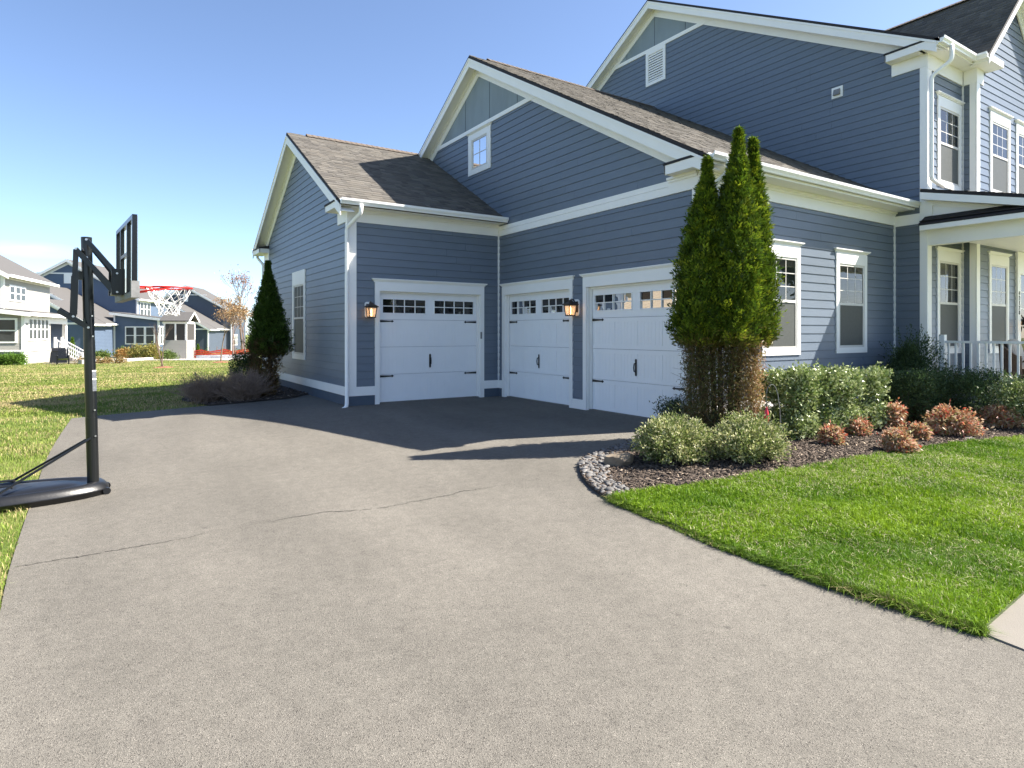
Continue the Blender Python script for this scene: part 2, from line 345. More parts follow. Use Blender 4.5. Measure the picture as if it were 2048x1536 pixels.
# planting bed and front lawn
bed_lawn = pxpath([(1222, 1004), (1290, 988), (1400, 975), (1540, 955), (1690, 926), (1790, 911), (1880, 897), (1975, 886), (2048, 880)], 4)
fb = bed_lawn[-1]
bed = [(8.06, 6.72)]+bed_front+bed_lawn[1:]+[(fb[0]+6, fb[1]-.6), (fb[0]+6, 4.2), (14.3, 4.2), (14.3, 6.6), (8.06, 6.6)]
mulch_bed = struct(sheet('mulch_bed', bed, .045, M['mulchbase'], .06))
lawn_poly = lawn_edge+[(walk_far.x, walk_far.y), (fb[0]+6, fb[1]-.6)]+bed_lawn[::-1][:-1]
lawn_poly = lawn_edge+[(c0.x+wd.x*8.9, c0.y+wd.y*8.9), (fb[0]+6, fb[1]-.6)]+bed_lawn[::-1][:-1]
struct(sheet('front_lawn', lawn_poly, .04, M['turfsoil'], .06))
bed2 = [tuple(gpt(*p))[:2] for p in ((362, 803), (420, 813), (584, 798))]+[(4.24, 15.6), (4.24, 20.5), (3.2, 20.5), (2.4, 18.2)]+[tuple(gpt(385, 782))[:2]]
struct(sheet('side_bed', bed2, .03, M['mulchbase']))
# thin old crack across the asphalt
mb = MB(); pts = []; drift = Vector((0, 0, 0))
cp = [(30, 1138), (150, 1118), (330, 1088), (470, 1060), (540, 1046), (650, 1030), (800, 1012), (930, 985), (1060, 964)]
g = [gpt(*p) for p in cp]
for a, b in zip(g[:-1], g[1:]):
    k = max(2, int((b-a).length/.022))
    for i in range(k):
        drift = (drift*.9+Vector((random.gauss(0, .006), random.gauss(0, .009), 0))); pts.append(a.lerp(b, i/k)+drift+Vector((random.gauss(0, .003), random.gauss(0, .004), 0)))
for i in range(len(pts)-1):
    if random.random() < .04 or math.sin(i*.05)+math.sin(i*.021+1) < -1.9: continue
    a, b = pts[i], pts[i+1]; wv = (b-a).cross(Vector((0, 0, 1))).normalized()*random.uniform(.0016, .004)*(1.2+.8*math.sin(i*.07)*math.sin(i*.023))
    q = [a-wv, b-wv, b+wv, a+wv]
    for s in q: s.z = zg(s.x, s.y)+.0165
    mb.quad(*q)
mb.build('crack', mat('crack_dirt', (.035, .03, .026), .95), driveway, fix=False)

# ---------------------------------------------------------------- grass (stuff)
def inpoly(P, poly):
    x, y = P[:, 0], P[:, 1]; c = np.zeros(len(P), bool); n = len(poly)
    for i in range(n):
        x0, y0 = poly[i]; x1, y1 = poly[(i+1) % n]
        if y0 == y1: continue
        k = ((y0 > y) != (y1 > y)) & (x < (x1-x0)*(y-y0)/(y1-y0)+x0); c ^= k
    return c
zgv = np.vectorize(zg)
def wavy(P, f, seed):
    r = np.random.default_rng(seed); s = np.zeros(len(P))
    for _ in range(6):
        k = r.normal(0, f, 2); s += np.sin(P[:, 0]*k[0]+P[:, 1]*k[1]+r.uniform(0, 6.3))
    return s/6
def camw(P): return P[:, 0]*FV.x+P[:, 1]*FV.y
def camu(P): return 1024+FPX*(P[:, 0]*RV.x+P[:, 1]*RV.y)/np.maximum(camw(P), .1)
def blades(name, P, dz, hgt, wid, ca, cb, cdry, pdry, lean=.5):
    n = len(P); z = zgv(P[:, 0], P[:, 1])+dz
    a = rng.uniform(0, 2*np.pi, n); h = hgt*rng.uniform(.45, 1.3, n)*(1+.5*wavy(P, 6, 3)+.4*wavy(P, 17, 4)); w = wid*rng.uniform(.6, 1.3, n)
    la = rng.uniform(0, 2*np.pi, n); ll = np.abs(rng.normal(0, lean, n))*h
    base = np.stack([P[:, 0], P[:, 1], z], 1); side = np.stack([np.cos(a)*w/2, np.sin(a)*w/2, np.zeros(n)], 1)
    mid = base+np.stack([np.cos(la)*ll*.3, np.sin(la)*ll*.3, h*.6], 1); tip = base+np.stack([np.cos(la)*ll, np.sin(la)*ll, h*np.clip(1-.25*(ll/h), .4, 1)], 1)
    V = np.stack([base-side, base+side, mid+side*.8, mid-side*.8, tip], 1).reshape(-1, 3)
    i = np.arange(n)*5
    F = np.concatenate([np.stack([i, i+1, i+2], 1), np.stack([i, i+2, i+3], 1), np.stack([i+3, i+2, i+4], 1)])
    t = np.clip(rng.normal(.5, .3, n)+.55*wavy(P, 3.2, 5)+.35*wavy(P, .9, 6), 0, 1)[:, None]
    C = np.array(ca)*(1-t)+np.array(cb)*t
    dry = (rng.random(n) < np.clip(pdry*(1+2.2*wavy(P, 1.6, 9)), 0, 1))[:, None]
    C = np.where(dry, np.array(cdry)*rng.uniform(.7, 1.3, (n, 1)), C)*rng.uniform(.75, 1.25, (n, 1))
    o = npmesh(name, V, F, np.repeat(C*.95, 5, 0), M['grass']); o['kind'] = 'stuff'; return o
# front lawn, dense
lx0, ly0 = min(p[0] for p in lawn_poly), min(p[1] for p in lawn_poly)
P = rng.uniform((lx0, ly0), (15, 6), (190000, 2)); P = np.repeat(P, 5, 0)+rng.normal(0, .011, (950000, 2))
P = P[inpoly(P, lawn_poly)]; w = camw(P); u = camu(P)
keep = (w > 1.2) & (u < 2120) & (rng.random(len(P)) < np.clip((4.2/w)**1.25, .12, 1)); P = P[keep]
thin = wavy(P, 4.2, 21)+.6*wavy(P, 9, 22); P = P[(thin > -.62) | (rng.random(len(P)) < .3)]
w = camw(P)
near = w < 5
o = blades('lawn_grass', P[near], .04, .05, .0042, (.073, .172, .007), (.235, .375, .018), (.48, .44, .25), .08, lean=.8)
o = blades('lawn_grass', P[~near], .04, .05, .0075, (.078, .178, .008), (.25, .375, .02), (.46, .42, .24), .09, lean=.8)
# straw clippings lying on the turf
P = rng.uniform((lx0, ly0), (13, 6), (26000, 2)); P = P[inpoly(P, lawn_poly)]; P = P[(camw(P) > 1.3) & (camu(P) < 2100)]; P = P[wavy(P, 2.5, 61) > -.1]
blades('lawn_grass', P, .062, .03, .004, (.42, .38, .22), (.55, .50, .33), (.60, .55, .38), .5, lean=2.6)
# ragged blades flopping over the lawn's cut edge
E_ = np.array(lawn_edge); seg_ = rng.integers(len(E_)-1, size=26000); t_ = rng.random((26000, 1)); P = E_[seg_]*(1-t_)+E_[seg_+1]*t_
P += rng.normal(0, .018, P.shape)+.012*np.stack([wavy(P, 9, 31), wavy(P, 9, 32)], 1); w = camw(P); P = P[w > 1.5]
blades('lawn_grass', P, .0, .062, .0045, (.075, .15, .014), (.19, .29, .03), (.36, .30, .16), .14, lean=.9)
# side and back lawn
dl = drive
P = rng.uniform((-9, 2), (5, 24), (700000, 2)); w = camw(P); u = camu(P)
keep = (u > -70) & (u < 600) & (w > 2) & (rng.random(len(P)) < np.clip((5.0/w)**1.6, .05, 1)); P = P[keep]
P = P[~inpoly(P, dl) & ~inpoly(P, bed2)]
P = P[~((P[:, 0] > 4.2) & (P[:, 1] > 12.5))]
w = camw(P)
blades('lawn_grass', P[w < 8.5], 0, .055, .0055, (.11, .19, .022), (.26, .33, .06), (.48, .40, .19), .22, lean=.7)
blades('lawn_grass', P[w >= 8.5], 0, .05, .012, (.12, .19, .03), (.25, .30, .065), (.42, .35, .17), .42)
P = rng.uniform((-14, 16), (9, 58), (420000, 2)); w = camw(P); u = camu(P)
keep = (u > -40) & (u < 600) & (w > 13) & (rng.random(len(P)) < np.clip((15/w)**1.5, .05, 1)); P = P[keep]; P = P[~inpoly(P, bed2) & ~((P[:, 0] > 4.2) & (P[:, 1] > 12.5) & (P[:, 1] < 20.7))]
blades('lawn_grass', P, 0, .05, .026, (.13, .195, .032), (.26, .30, .07), (.42, .35, .17), .45)

# ---------------------------------------------------------------- mulch chips (stuff) and pebble edging
def chips(name, poly, n, dz, smin, smax, bbox):
    P = rng.uniform(bbox[0], bbox[1], (n*3, 2)); P = P[inpoly(P, poly)][:n]; n = len(P)
    c = np.stack([P[:, 0], P[:, 1], zgv(P[:, 0], P[:, 1])+dz+rng.uniform(0, .018, n)], 1)
    a = rng.uniform(0, 2*np.pi, n); L = rng.uniform(smin, smax, n); W = L*rng.uniform(.18, .42, n); T = L*.1
    tl = rng.normal(0, .28, n)
    d = np.stack([np.cos(a)*np.cos(tl), np.sin(a)*np.cos(tl), np.sin(tl)], 1); s = np.stack([-np.sin(a), np.cos(a), rng.normal(0, .3, n)], 1)
    up = np.cross(d, s)
    q = [c+d*(L*sx/2)[:, None]+s*(W*sy/2)[:, None]+up*(T*sz)[:, None] for sx, sy, sz in ((-1, -1, 0), (1, -.8, 0), (1, .8, 0), (-1, 1, 0), (-1, -.9, 1), (1, -.7, 1), (1, .7, 1), (-1, .9, 1))]
    V = np.stack(q, 1).reshape(-1, 3); i = np.arange(n)*8
    F = np.concatenate([np.stack([i+a_, i+b, i+c_, i+d_], 1) for a_, b, c_, d_ in ((4, 5, 6, 7), (0, 1, 5, 4), (1, 2, 6, 5), (2, 3, 7, 6), (3, 0, 4, 7))])
    t = rng.random((n, 1)); C = np.array((.036, .027, .021))*(1-t)+np.array((.14, .108, .084))*t
    C = np.where(rng.random((n, 1)) < .06, np.array((.30, .24, .18)), C)
    return npmesh(name, V, F, np.repeat(C, 8, 0), M['mulch'])
def tagged_stuff(o): o['kind'] = 'stuff'; return o
tagged_stuff(chips('mulch_chips', bed, 26000, .045, .02, .07, ((3, 2.2), (13, 6.6))))
tagged_stuff(chips('mulch_chips', bed2, 3500, .03, .03, .07, ((.5, 12), (4.25, 20.5))))
pebs = thing('pebble_border', 'strip of grey river pebbles edging the mulch bed beside the driveway', 'stone border', tuple(gpt(1175, 960)))
prot = []
for k in range(6):
    bm = bmesh.new(); bmesh.ops.create_icosphere(bm, subdivisions=2, radius=1); r = random.Random(k)
    kx = [(r.gauss(0, 1.2), r.gauss(0, 1.2), r.gauss(0, 1.2), r.uniform(0, 6)) for _ in range(4)]
    for v in bm.verts:
        s = 1+.09*sum(math.sin(v.co.x*a+v.co.y*b+v.co.z*c+d) for a, b, c, d in kx); v.co *= s
    me = bpy.data.meshes.new('pebble'); bm.to_mesh(me); bm.free(); me.materials.append(M['pebble']); me.polygons.foreach_set('use_smooth', [True]*len(me.polygons)); prot.append(me)
inner = Vector((*pxpath([(1262, 1000), (1262, 1000)], 1)[0], 0))
placed = []
border = [Vector((p[0], p[1], 0)) for p in bed_front[6:]]
tries = 0
while len(placed) < 230 and tries < 6000:
    tries += 1
    k = random.randrange(len(border)-1); a = border[k].lerp(border[k+1], random.random()); tn = (border[k+1]-border[k]).normalized(); nin = Vector((0, 0, 1)).cross(tn)
    wdt = .30 if k > 7 else .24
    p = a+nin*(random.random()**1.2*wdt+.015); s = random.uniform(.018, .037)
    if not inpoly(np.array([[p.x, p.y]]), bed)[0]:
        p = a-nin*(random.random()**1.2*wdt+.015)
        if not inpoly(np.array([[p.x, p.y]]), bed)[0]: continue
    if any((p-q).length < (s+t)*.78 for q, t in placed): continue
    placed.append((p, s))
for p, s in placed:
    o = bpy.data.objects.new('pebble', random.choice(prot)); col.objects.link(o); o.parent = pebs; o.matrix_parent_inverse = Matrix.Translation(-WL[pebs.name])
    o.location = (p.x, p.y, zg(p.x, p.y)+.045+s*.42); o.scale = (s*1.35, s*.95, s*.62); o.rotation_euler = (random.gauss(0, .25), random.gauss(0, .25), random.uniform(0, 6.3))
def boulder(name, c, sc, rz, label, cat, m, seed):
    bm = bmesh.new(); bmesh.ops.create_icosphere(bm, subdivisions=3, radius=1); r = random.Random(seed)
    pl = [Vector((r.gauss(0, 1), r.gauss(0, 1), r.gauss(0, .8))).normalized() for _ in range(11)]
    for v in bm.verts:
        for n_ in pl:
            d = v.co.dot(n_)-.72
            if d > 0: v.co -= n_*d*.92
        v.co *= 1+r.gauss(0, .012)
        v.co = Vector((v.co.x*sc[0], v.co.y*sc[1], v.co.z*sc[2]))
    bmesh.ops.rotate(bm, verts=bm.verts, matrix=Matrix.Rotation(rz, 3, 'Z'))
    bmesh.ops.translate(bm, verts=bm.verts, vec=c)
    me = bpy.data.meshes.new(name); bm.to_mesh(me); bm.free(); return tag(link(name, me, m), label, cat)
c = gpt(1240, 938); boulder('rock', (c.x, c.y, c.z+.10), (.21, .13, .115), -.35, 'tan angular rock lying on mulch behind the grey pebbles', 'rock', M['rock'], 4)
c = gpt(1937, 884); boulder('flat_stone', (c.x, c.y, c.z+.055), (.12, .08, .03), .2, 'small flat pale stone at the mulch edge below the red shrubs', 'stone', M['concrete'], 9)

# ================================================================ HOUSE
house = thing('house', 'blue clapboard house with white trim and three white garage doors', 'house', (9, 12, 0))
EXP = .161; Z0 = .40
class Wall:
    def __init__(s, name, O, ud, n): s.O = Vector((*O, 0)); s.u = Vector((*ud, 0)); s.n = Vector((*n, 0)); s.name = name
    def p(s, u, z, o=0): return s.O+s.u*u+s.n*o+Vector((0, 0, z))
    def box(s, mb, u0, u1, z0, z1, o0, o1):
        return mb.hexa([s.p(u0, z0, o0), s.p(u1, z0, o0), s.p(u1, z0, o1), s.p(u0, z0, o1), s.p(u0, z1, o0), s.p(u1, z1, o0), s.p(u1, z1, o1), s.p(u0, z1, o1)])
    def prism(s, mb, poly, o0, o1):
        "poly: (u,z) outline, extruded between offsets"
        k = len(poly); n = len(mb.v); mb.v += [tuple(s.p(u, z, o0)) for u, z in poly]+[tuple(s.p(u, z, o1)) for u, z in poly]
        mb.f.append(tuple(range(n, n+k))[::-1]); mb.f.append(tuple(range(n+k, n+2*k)))
        for i in range(k): mb.f.append((n+i, n+(i+1) % k, n+k+(i+1) % k, n+k+i))
        return mb
def siding(W, parent, z0, z1, lim, holes=()):
    k = math.floor((z0-Z0)/EXP+1e-6)
    while Z0+k*EXP < z1-.01:
        a = max(Z0+k*EXP, z0); b = min(Z0+(k+1)*EXP, z1); k += 1
        if b-a < .02: continue
        br = sorted({a, b} | {z for h in holes for z in h[2:4] if a+.01 < z < b-.01})
        objs = {}
        for c, d in zip(br[:-1], br[1:]):
            cur = [h for h in holes if h[2] < d-.005 and h[3] > c+.005]
            L0, R0 = lim(c); L1, R1 = lim(d)
            if R0-L0 < .05: continue
            cuts = sorted((h[0], h[1]) for h in cur)
            segs = []; x = None
            lo = ('L', 0)
            prev = None; idx = 0
            for h0, h1 in cuts+[(None, None)]:
                l0, l1 = (L0, L1) if prev is None else (prev, prev)
                r0, r1 = (R0, R1) if h0 is None else (h0, h0)
                if r0-l0 > .02 and (r1-l1 > .0 or r0-l0 > .05): segs.append((idx, l0, l1, r0, max(r1, l1)))
                prev = h1; idx += 1
            for idx, l0, l1, r0, r1 in segs:
                mb = objs.setdefault(idx, MB())
                oc = .019-.012*(c-a)/EXP; od = .019-.012*(d-a)/EXP; top = d-(.005 if d == b else 0)
                mb.hexa([W.p(l0, c, 0), W.p(r0, c, 0), W.p(r0, c, oc), W.p(l0, c, oc), W.p(l1, top, 0), W.p(r1, top, 0), W.p(r1, top, od), W.p(l1, top, od)])
        for idx, mb in objs.items():
            if not mb.f: continue
            # long courses are two or more planks butted end to end
            if len(mb.v) == 8:
                us_ = [(Vector(v)-W.O).dot(W.u) for v in mb.v]; lo_, hi_ = max(us_[0], us_[4]), min(us_[1], us_[5]); cuts_ = []
                x = lo_+random.uniform(1.2, 3.66)
                while x < hi_-.5 and hi_-lo_ > 3.2: cuts_.append(x); x += 3.66
                P8 = [Vector(v) for v in mb.v]; L8 = [P8[0], P8[3], P8[4], P8[7]]
                for x in cuts_+[None]:
                    q = MB(); sh_ = lambda p, ux: p+W.u*(ux-(p-W.O).dot(W.u))
                    R8 = [P8[1], P8[2], P8[5], P8[6]] if x is None else [sh_(p, x-.0015) for p in (P8[1], P8[2], P8[5], P8[6])]
                    q.hexa([L8[0], R8[0], R8[1], L8[1], L8[2], R8[2], R8[3], L8[3]]); q.build('siding_board', M['siding'], parent)
                    if x is not None: L8 = [sh_(p, x+.0015) for p in (P8[0], P8[3], P8[4], P8[7])]
                continue
            mb.build('siding_board', M['siding'], parent)
def gable(c, apex, slope, lo, hi):
    def f(z):
        w = (apex-z)/slope; return (max(lo, c-w), min(hi, c+w))
    return f
def flat(lo, hi): return lambda z: (lo, hi)
def trim(W, boxes, name='trim_board', parent=None, m='white'):
    mb = MB()
    for b in boxes: W.box(mb, *b)
    return mb.build(name, M[m], parent or house)
def crown(W, mb, u0, u1, z0, z1, o0, depth):
    "stepped crown moulding that widens upward"
    h = z1-z0
    for a, b, d in ((0, .3, .25), (.3, .55, .5), (.55, .75, .8), (.75, 1.0, 1.0)):
        W.box(mb, u0-depth*d, u1+depth*d, z0+h*a, z0+h*b, o0, o0+depth*d)

# ---- window (double hung) : casing, crown, sash, panes, muntins, blind
def window(W, u0, u1, z0, z1, head=.24, side=.10, sill=.11, crowned=True, rows=3, cols=3, lower=True, glass='bglass', blind=None, screen=False):
    g0, g1, gz0, gz1 = u0+side, u1-side, z0+sill, z1-head
    mb = MB(); W.box(mb, u0, u0+side, z0+sill, gz1, .0, .034); W.box(mb, u1-side, u1, z0+sill, gz1, .0, .034); W.box(mb, u0, u1, z0, z0+sill, .0, .036)
    if crowned:
        W.box(mb, u0, u1, gz1, z1-.075, .0, .036); crown(W, mb, u0, u1, z1-.075, z1, .0, .075+.0)
    else: W.box(mb, u0, u1, gz1, z1, .0, .036)
    cas = mb.build('window', M['white'], house)
    fr = MB(); t = .045; zm = gz0+(gz1-gz0)*(.52 if lower else 1)
    W.box(fr, g0, g0+t, gz0, gz1, .0, .024); W.box(fr, g1-t, g1, gz0, gz1, .0, .024); W.box(fr, g0+t, g1-t, gz0, gz0+t, .0, .0235); W.box(fr, g0+t, g1-t, gz1-t, gz1, .0, .0235)
    if lower: W.box(fr, g0+t, g1-t, zm-.025, zm+.025, .0, .026)
    fr.build('sash', M['sash'], cas)
    mu = MB(); a0, a1, b0, b1 = g0+t, g1-t, (zm+.025 if lower else gz0+t), gz1-t
    for i in range(1, cols): x = a0+(a1-a0)*i/cols; W.box(mu, x-.008, x+.008, b0, b1, .011, .0155)
    for i in range(1, rows): z = b0+(b1-b0)*i/rows; W.box(mu, a0, a1, z-.008, z+.008, .0112, .0157)
    mu.build('muntin', M['sash'], cas)
    zz = [(b0, b1)]+([(gz0+t, zm-.025)] if lower else [])
    for c, d in zz:
        pm = MB(); pm.quad(W.p(a0, c, .014 if blind else .009), W.p(a1, c, .014 if blind else .009), W.p(a1, d, .014 if blind else .009), W.p(a0, d, .014 if blind else .009)); pm.build('pane', M['screen_pane' if (lower and d < zm) or screen else ('glass' if blind else glass)], cas)
    if blind:
        bl = MB(); z = gz0+t+.01
        while z < gz1-t-.02:
            bl.hexa([W.p(a0+.01, z, .001), W.p(a1-.01, z, .001), W.p(a1-.01, z-.004, .0055), W.p(a0+.01, z-.004, .0055), W.p(a0+.01, z+.026, .001), W.p(a1-.01, z+.026, .001), W.p(a1-.01, z+.022, .0085), W.p(a0+.01, z+.022, .0085)]); z += .03
        bl.build('blind', M[blind], cas)
    return cas

# ---- garage door in a recessed opening
def garage_door(W, u0, u1, ztop, rec=.10, sensor=False):
    wdt = u1-u0; w0, w1, z0 = u0+.012, u1-.012, .03; H = ztop-.012-z0
    base = MB(); W.box(base, w0, w1, z0-.02, z0+.0, -rec-.045, -rec+.004); door = base.build('garage_door', M['iron'], house)
    sh = H/4
    vw = [(.045, .455), (.545, .955)]; vz0 = z0+H*.812; vz1 = z0+H*.935
    for s in range(4):
        a = z0+s*sh+.003; b = z0+(s+1)*sh-.003; mb = MB()
        if s < 3:
            W.box(mb, w0, w1, a, b, -rec-.04, -rec-.008)
            rail = .075
            # frame rails and stiles proud of the bead-board fields
            W.box(mb, w0, w1, a, a+rail, -rec-.008, -rec); W.box(mb, w0, w1, b-rail, b, -rec-.008, -rec)
            st = [0, .5*(vw[0][1]+vw[1][0])-.045*.5]
            fields = []
            for h in range(2):
                f0 = w0+(w1-w0)*(.03+.485*h); f1 = f0+(w1-w0)*.455; mid = (f0+f1)/2
                fields += [(f0, mid-.035), (mid+.035, f1)]
            x = w0
            for f0, f1 in fields+[(w1, w1)]:
                if f0-x > .001: W.box(mb, x, f0, a+rail, b-rail, -rec-.008, -rec)
                x = f1
            for f0, f1 in fields:
                n = 6
                for i in range(n):
                    p0 = f0+(f1-f0)*i/n+.007; p1 = f0+(f1-f0)*(i+1)/n-.007; W.box(mb, p0, p1, a+rail+.012, b-rail-.012, -rec-.008, -rec-.0045)
            mb.build('door_section', M['door'], door)
        else:
            us = [w0]+[w0+(w1-w0)*f for p in vw for f in p]+[w1]
            W.box(mb, w0, w1, a, vz0, -rec-.04, -rec); W.box(mb, w0, w1, vz1, b, -rec-.04, -rec)
            for i in (0, 2, 4): W.box(mb, us[i], us[i+1], vz0, vz1, -rec-.04, -rec)
            for f in vw:
                x0, x1 = w0+(w1-w0)*f[0], w0+(w1-w0)*f[1]
                W.box(mb, x0-.02, x1+.02, vz0-.02, vz0, -rec, -rec+.012); W.box(mb, x0-.02, x1+.02, vz1, vz1+.02, -rec, -rec+.012)
                W.box(mb, x0-.02, x0, vz0, vz1, -rec, -rec+.012); W.box(mb, x1, x1+.02, vz0, vz1, -rec, -rec+.012)
            mb.build('door_section', M['door'], door)
            for f in vw:
                x0, x1 = w0+(w1-w0)*f[0], w0+(w1-w0)*f[1]; mu = MB()
                for i in range(1, 4): x = x0+(x1-x0)*i/4; W.box(mu, x-.009, x+.009, vz0, vz1, -rec-.018, -rec+.004)
                zc = (vz0+vz1)/2; W.box(mu, x0, x1, zc-.009, zc+.009, -rec-.0178, -rec+.0045); mu.build('muntin', M['white'], door)
                for i in range(4):
                    for j in range(2):
                        p0 = x0+(x1-x0)*i/4; p1 = x0+(x1-x0)*(i+1)/4; q0 = vz0+(vz1-vz0)*j/2; q1 = vz0+(vz1-vz0)*(j+1)/2
                        pm = MB(); jt = random.gauss(0, .0006); pm.quad(W.p(p0, q0, -rec-.02+jt), W.p(p1, q0, -rec-.02-jt), W.p(p1, q1, -rec-.02), W.p(p0, q1, -rec-.02)); pm.build('pane', M['dglass'], door)
    # strap hinges and the pull handle
    for zf in (.735, .235):
        for sgn in (0, 1):
            z = z0+H*zf; L = .36; x0 = w0+.008 if sgn == 0 else w1-.008; d = 1 if sgn == 0 else -1
            hm = MB(); W.prism(hm, [(x0, z-.026), (x0, z+.026), (x0+d*.3, z+.013), (x0+d*.32, z+.026), (x0+d*L, z), (x0+d*.32, z-.026), (x0+d*.3, z-.013)], -rec+.0015, -rec+.010)
            hm.build('hinge', M['iron'], door)
    xc = (w0+w1)/2; zc = z0+H*.365; hm = MB()
    W.prism(hm, [(xc-.022, zc-.13), (xc-.012, zc-.155), (xc+.012, zc-.155), (xc+.022, zc-.13), (xc+.022, zc+.13), (xc+.012, zc+.155), (xc-.012, zc+.155), (xc-.022, zc+.13)], -rec+.0015, -rec+.01)
    hm.tube([W.p(xc, zc-.08, -rec+.008), W.p(xc, zc-.07, -rec+.05), W.p(xc, zc, -rec+.06), W.p(xc, zc+.07, -rec+.05), W.p(xc, zc+.08, -rec+.008)], .011, 8)
    hm.build('handle', M['iron'], door)
    # jambs, casing, header
    mb = MB(); cw = .10
    for a, b in ((u0, u0+.014), (u1-.014, u1)): W.box(mb, a, b, -.05, ztop, -rec-.05, .0)
    W.box(mb, u0, u1, ztop-.002, ztop+.02, -rec-.05, .0)
    W.box(mb, u0+.012, u0+.05, .0, ztop, -rec+.012, -rec+.03); W.box(mb, u1-.05, u1-.012, .0, ztop, -rec+.012, -rec+.03); W.box(mb, u0+.05, u1-.05, ztop-.04, ztop, -rec+.012, -rec+.03)
    W.box(mb, u0-cw, u0+.002, -.08, ztop, .0, .034); W.box(mb, u1-.002, u1+cw, -.08, ztop, .0, .034)
    W.box(mb, u0-cw, u1+cw, ztop, ztop+.185, .0, .036); crown(W, mb, u0-cw, u1+cw, ztop+.185, ztop+.265, .0, .07)
    mb.build('door_casing', M['white'], house)
    sm = MB(); W.box(sm, u0, u1, -.09, .028, -.30, -.035); sm.build('door_sill', M['concrete'], house)
    if sensor:
        k = MB(); W.box(k, u1-.006, u1+.03, 1.40, 1.56, .034, .055); W.box(k, u1+.0, u1+.024, 1.42, 1.5, .055, .06); k.build('keypad', M['greypad'], house)

# ---- gutters, downspouts
def gutter(a, b, zt, out, name='gutter'):
    "K-style gutter running from a to b (x,y), lip facing 'out'"
    a = Vector((*a, 0)); b = Vector((*b, 0)); o = Vector((*out, 0)); prof = [(0, 0), (0, -.115), (.075, -.115), (.085, -.085), (.115, -.045), (.12, 0), (.105, 0), (.1, -.03), (.02, -.03)]
    mb = MB(); n = len(prof)
    for p in (a, b):
        for d, z in prof: mb.v.append(tuple(p+o*d+Vector((0, 0, zt+z))))
    for i in range(n): mb.f.append((i, (i+1) % n, n+(i+1) % n, n+i))
    mb.f.append(tuple(range(n))[::-1]); mb.f.append(tuple(range(n, 2*n))); return mb.build(name, M['gutter'], house)
def downspout(pts, w=.075, d=.055, up=(0, 1, 0)):
    mb = MB()
    pts = [Vector(p) for p in pts]
    # rounded elbows
    path = [pts[0]]
    for i in range(1, len(pts)-1):
        a, b, c = pts[i-1], pts[i], pts[i+1]; r = min(.07, (a-b).length*.4, (c-b).length*.4)
        p0 = b+(a-b).normalized()*r; p1 = b+(c-b).normalized()*r
        path += [p0, p0.lerp(b, .5).lerp(b.lerp(p1, .5), .5), p1]
    path.append(pts[-1])
    return mb.tube(path, .042, 10).build('downspout', M['gutter'], house, smooth=True)

# ---- roofs
def shingles(e0, e1, r0, parent, name='shingles', exp=.145, cmul=1.0, seed=1):
    "laminated shingles on the slope with eave e0-e1 and rising from e0 to r0"
    r = np.random.default_rng(seed); e0 = np.array(e0, float); e1 = np.array(e1, float); r0 = np.array(r0, float)
    eu = e1-e0; L = np.linalg.norm(eu); eu /= L; su = r0-e0; S = np.linalg.norm(su); su /= S; nn = np.cross(eu, su); nn *= np.sign(nn[2])
    V = []; C = []; k = 0
    pal = np.array([(.118, .110, .098), (.108, .10, .09), (.13, .12, .106), (.096, .089, .081), (.12, .109, .095)])
    c = 0
    while k*exp < S:
        s0 = k*exp; s1 = min(s0+exp*1.25, S); x = -r.uniform(0, .2)
        while x < L:
            w = r.uniform(.1, .3); a = max(x, 0); b = min(x+w, L); x += w
            if b-a < .01: continue
            t = .006+(.0075 if r.random() < .5 else 0)+r.uniform(0, .002)
            p = [e0+eu*a+su*s0, e0+eu*b+su*s0, e0+eu*b+su*s1, e0+eu*a+su*s1]
            V += [p[0], p[1], p[2]+nn*.001, p[3]+nn*.001, p[0]+nn*t, p[1]+nn*t]
            cc = pal[r.integers(5)]*r.uniform(.86, 1.14)*cmul; C += [cc]*6
        k += 1
    V = np.array(V); C = np.array(C); i = np.arange(len(V)//6)*6
    F = np.concatenate([np.stack([i+4, i+5, i+2, i+3], 1), np.stack([i, i+1, i+5, i+4], 1), np.stack([i+1, i+2, i+5, i+5], 1)[:0], ])
    T = np.concatenate([np.stack([i+1, i+2, i+5], 1), np.stack([i, i+4, i+3], 1)])
    o = npmesh(name, V, F, C, M['shingle'], parent); o['kind'] = 'stuff'
    return o
def slope(e0, e1, r1, r0, seed, tiles=True, th=.07, exp=.145):
    e0, e1, r1, r0 = map(Vector, (e0, e1, r1, r0)); dn = Vector((0, 0, -th)); lift = Vector((0, 0, .003))
    mb = MB(); mb.hexa([e0+dn, e1+dn, r1+dn, r0+dn, e0, e1, r1, r0]); d = mb.build('roof', M['deck'], house)
    if tiles: shingles(e0+lift, e1+lift, r0+lift, d, seed=seed, exp=exp)
    return d

# ================= geometry of the three wings
SL = .583
A = Wall('A', (4.25, 12.636), (1, 0), (0, -1)); Lw = Wall('L', (4.25, 12.636), (0, 1), (-1, 0)); B = Wall('B', (7.97, 6.60), (0, 1), (-1, 0))
Dw = Wall('D', (7.97, 6.60), (1, 0), (0, -1)); C = Wall('C', (14.312, 5.965), (0, 1), (-1, 0)); Ew = Wall('E', (14.312, 5.965), (1, 0), (0, -1))
Fw = Wall('F', (16.03, 5.965), (0, -1), (-1, 0)); Gw = Wall('G', (16.03, 5.70), (1, 0), (0, -1))
def sheath(W, polys, name='wall', th=.12):
    mb = MB()
    for poly in polys: W.prism(mb, poly, -th, 0)
    return mb.build(name, M['sheath'], house)
def rect(u0, u1, z0, z1): return [(u0, z0), (u1, z0), (u1, z1), (u0, z1)]
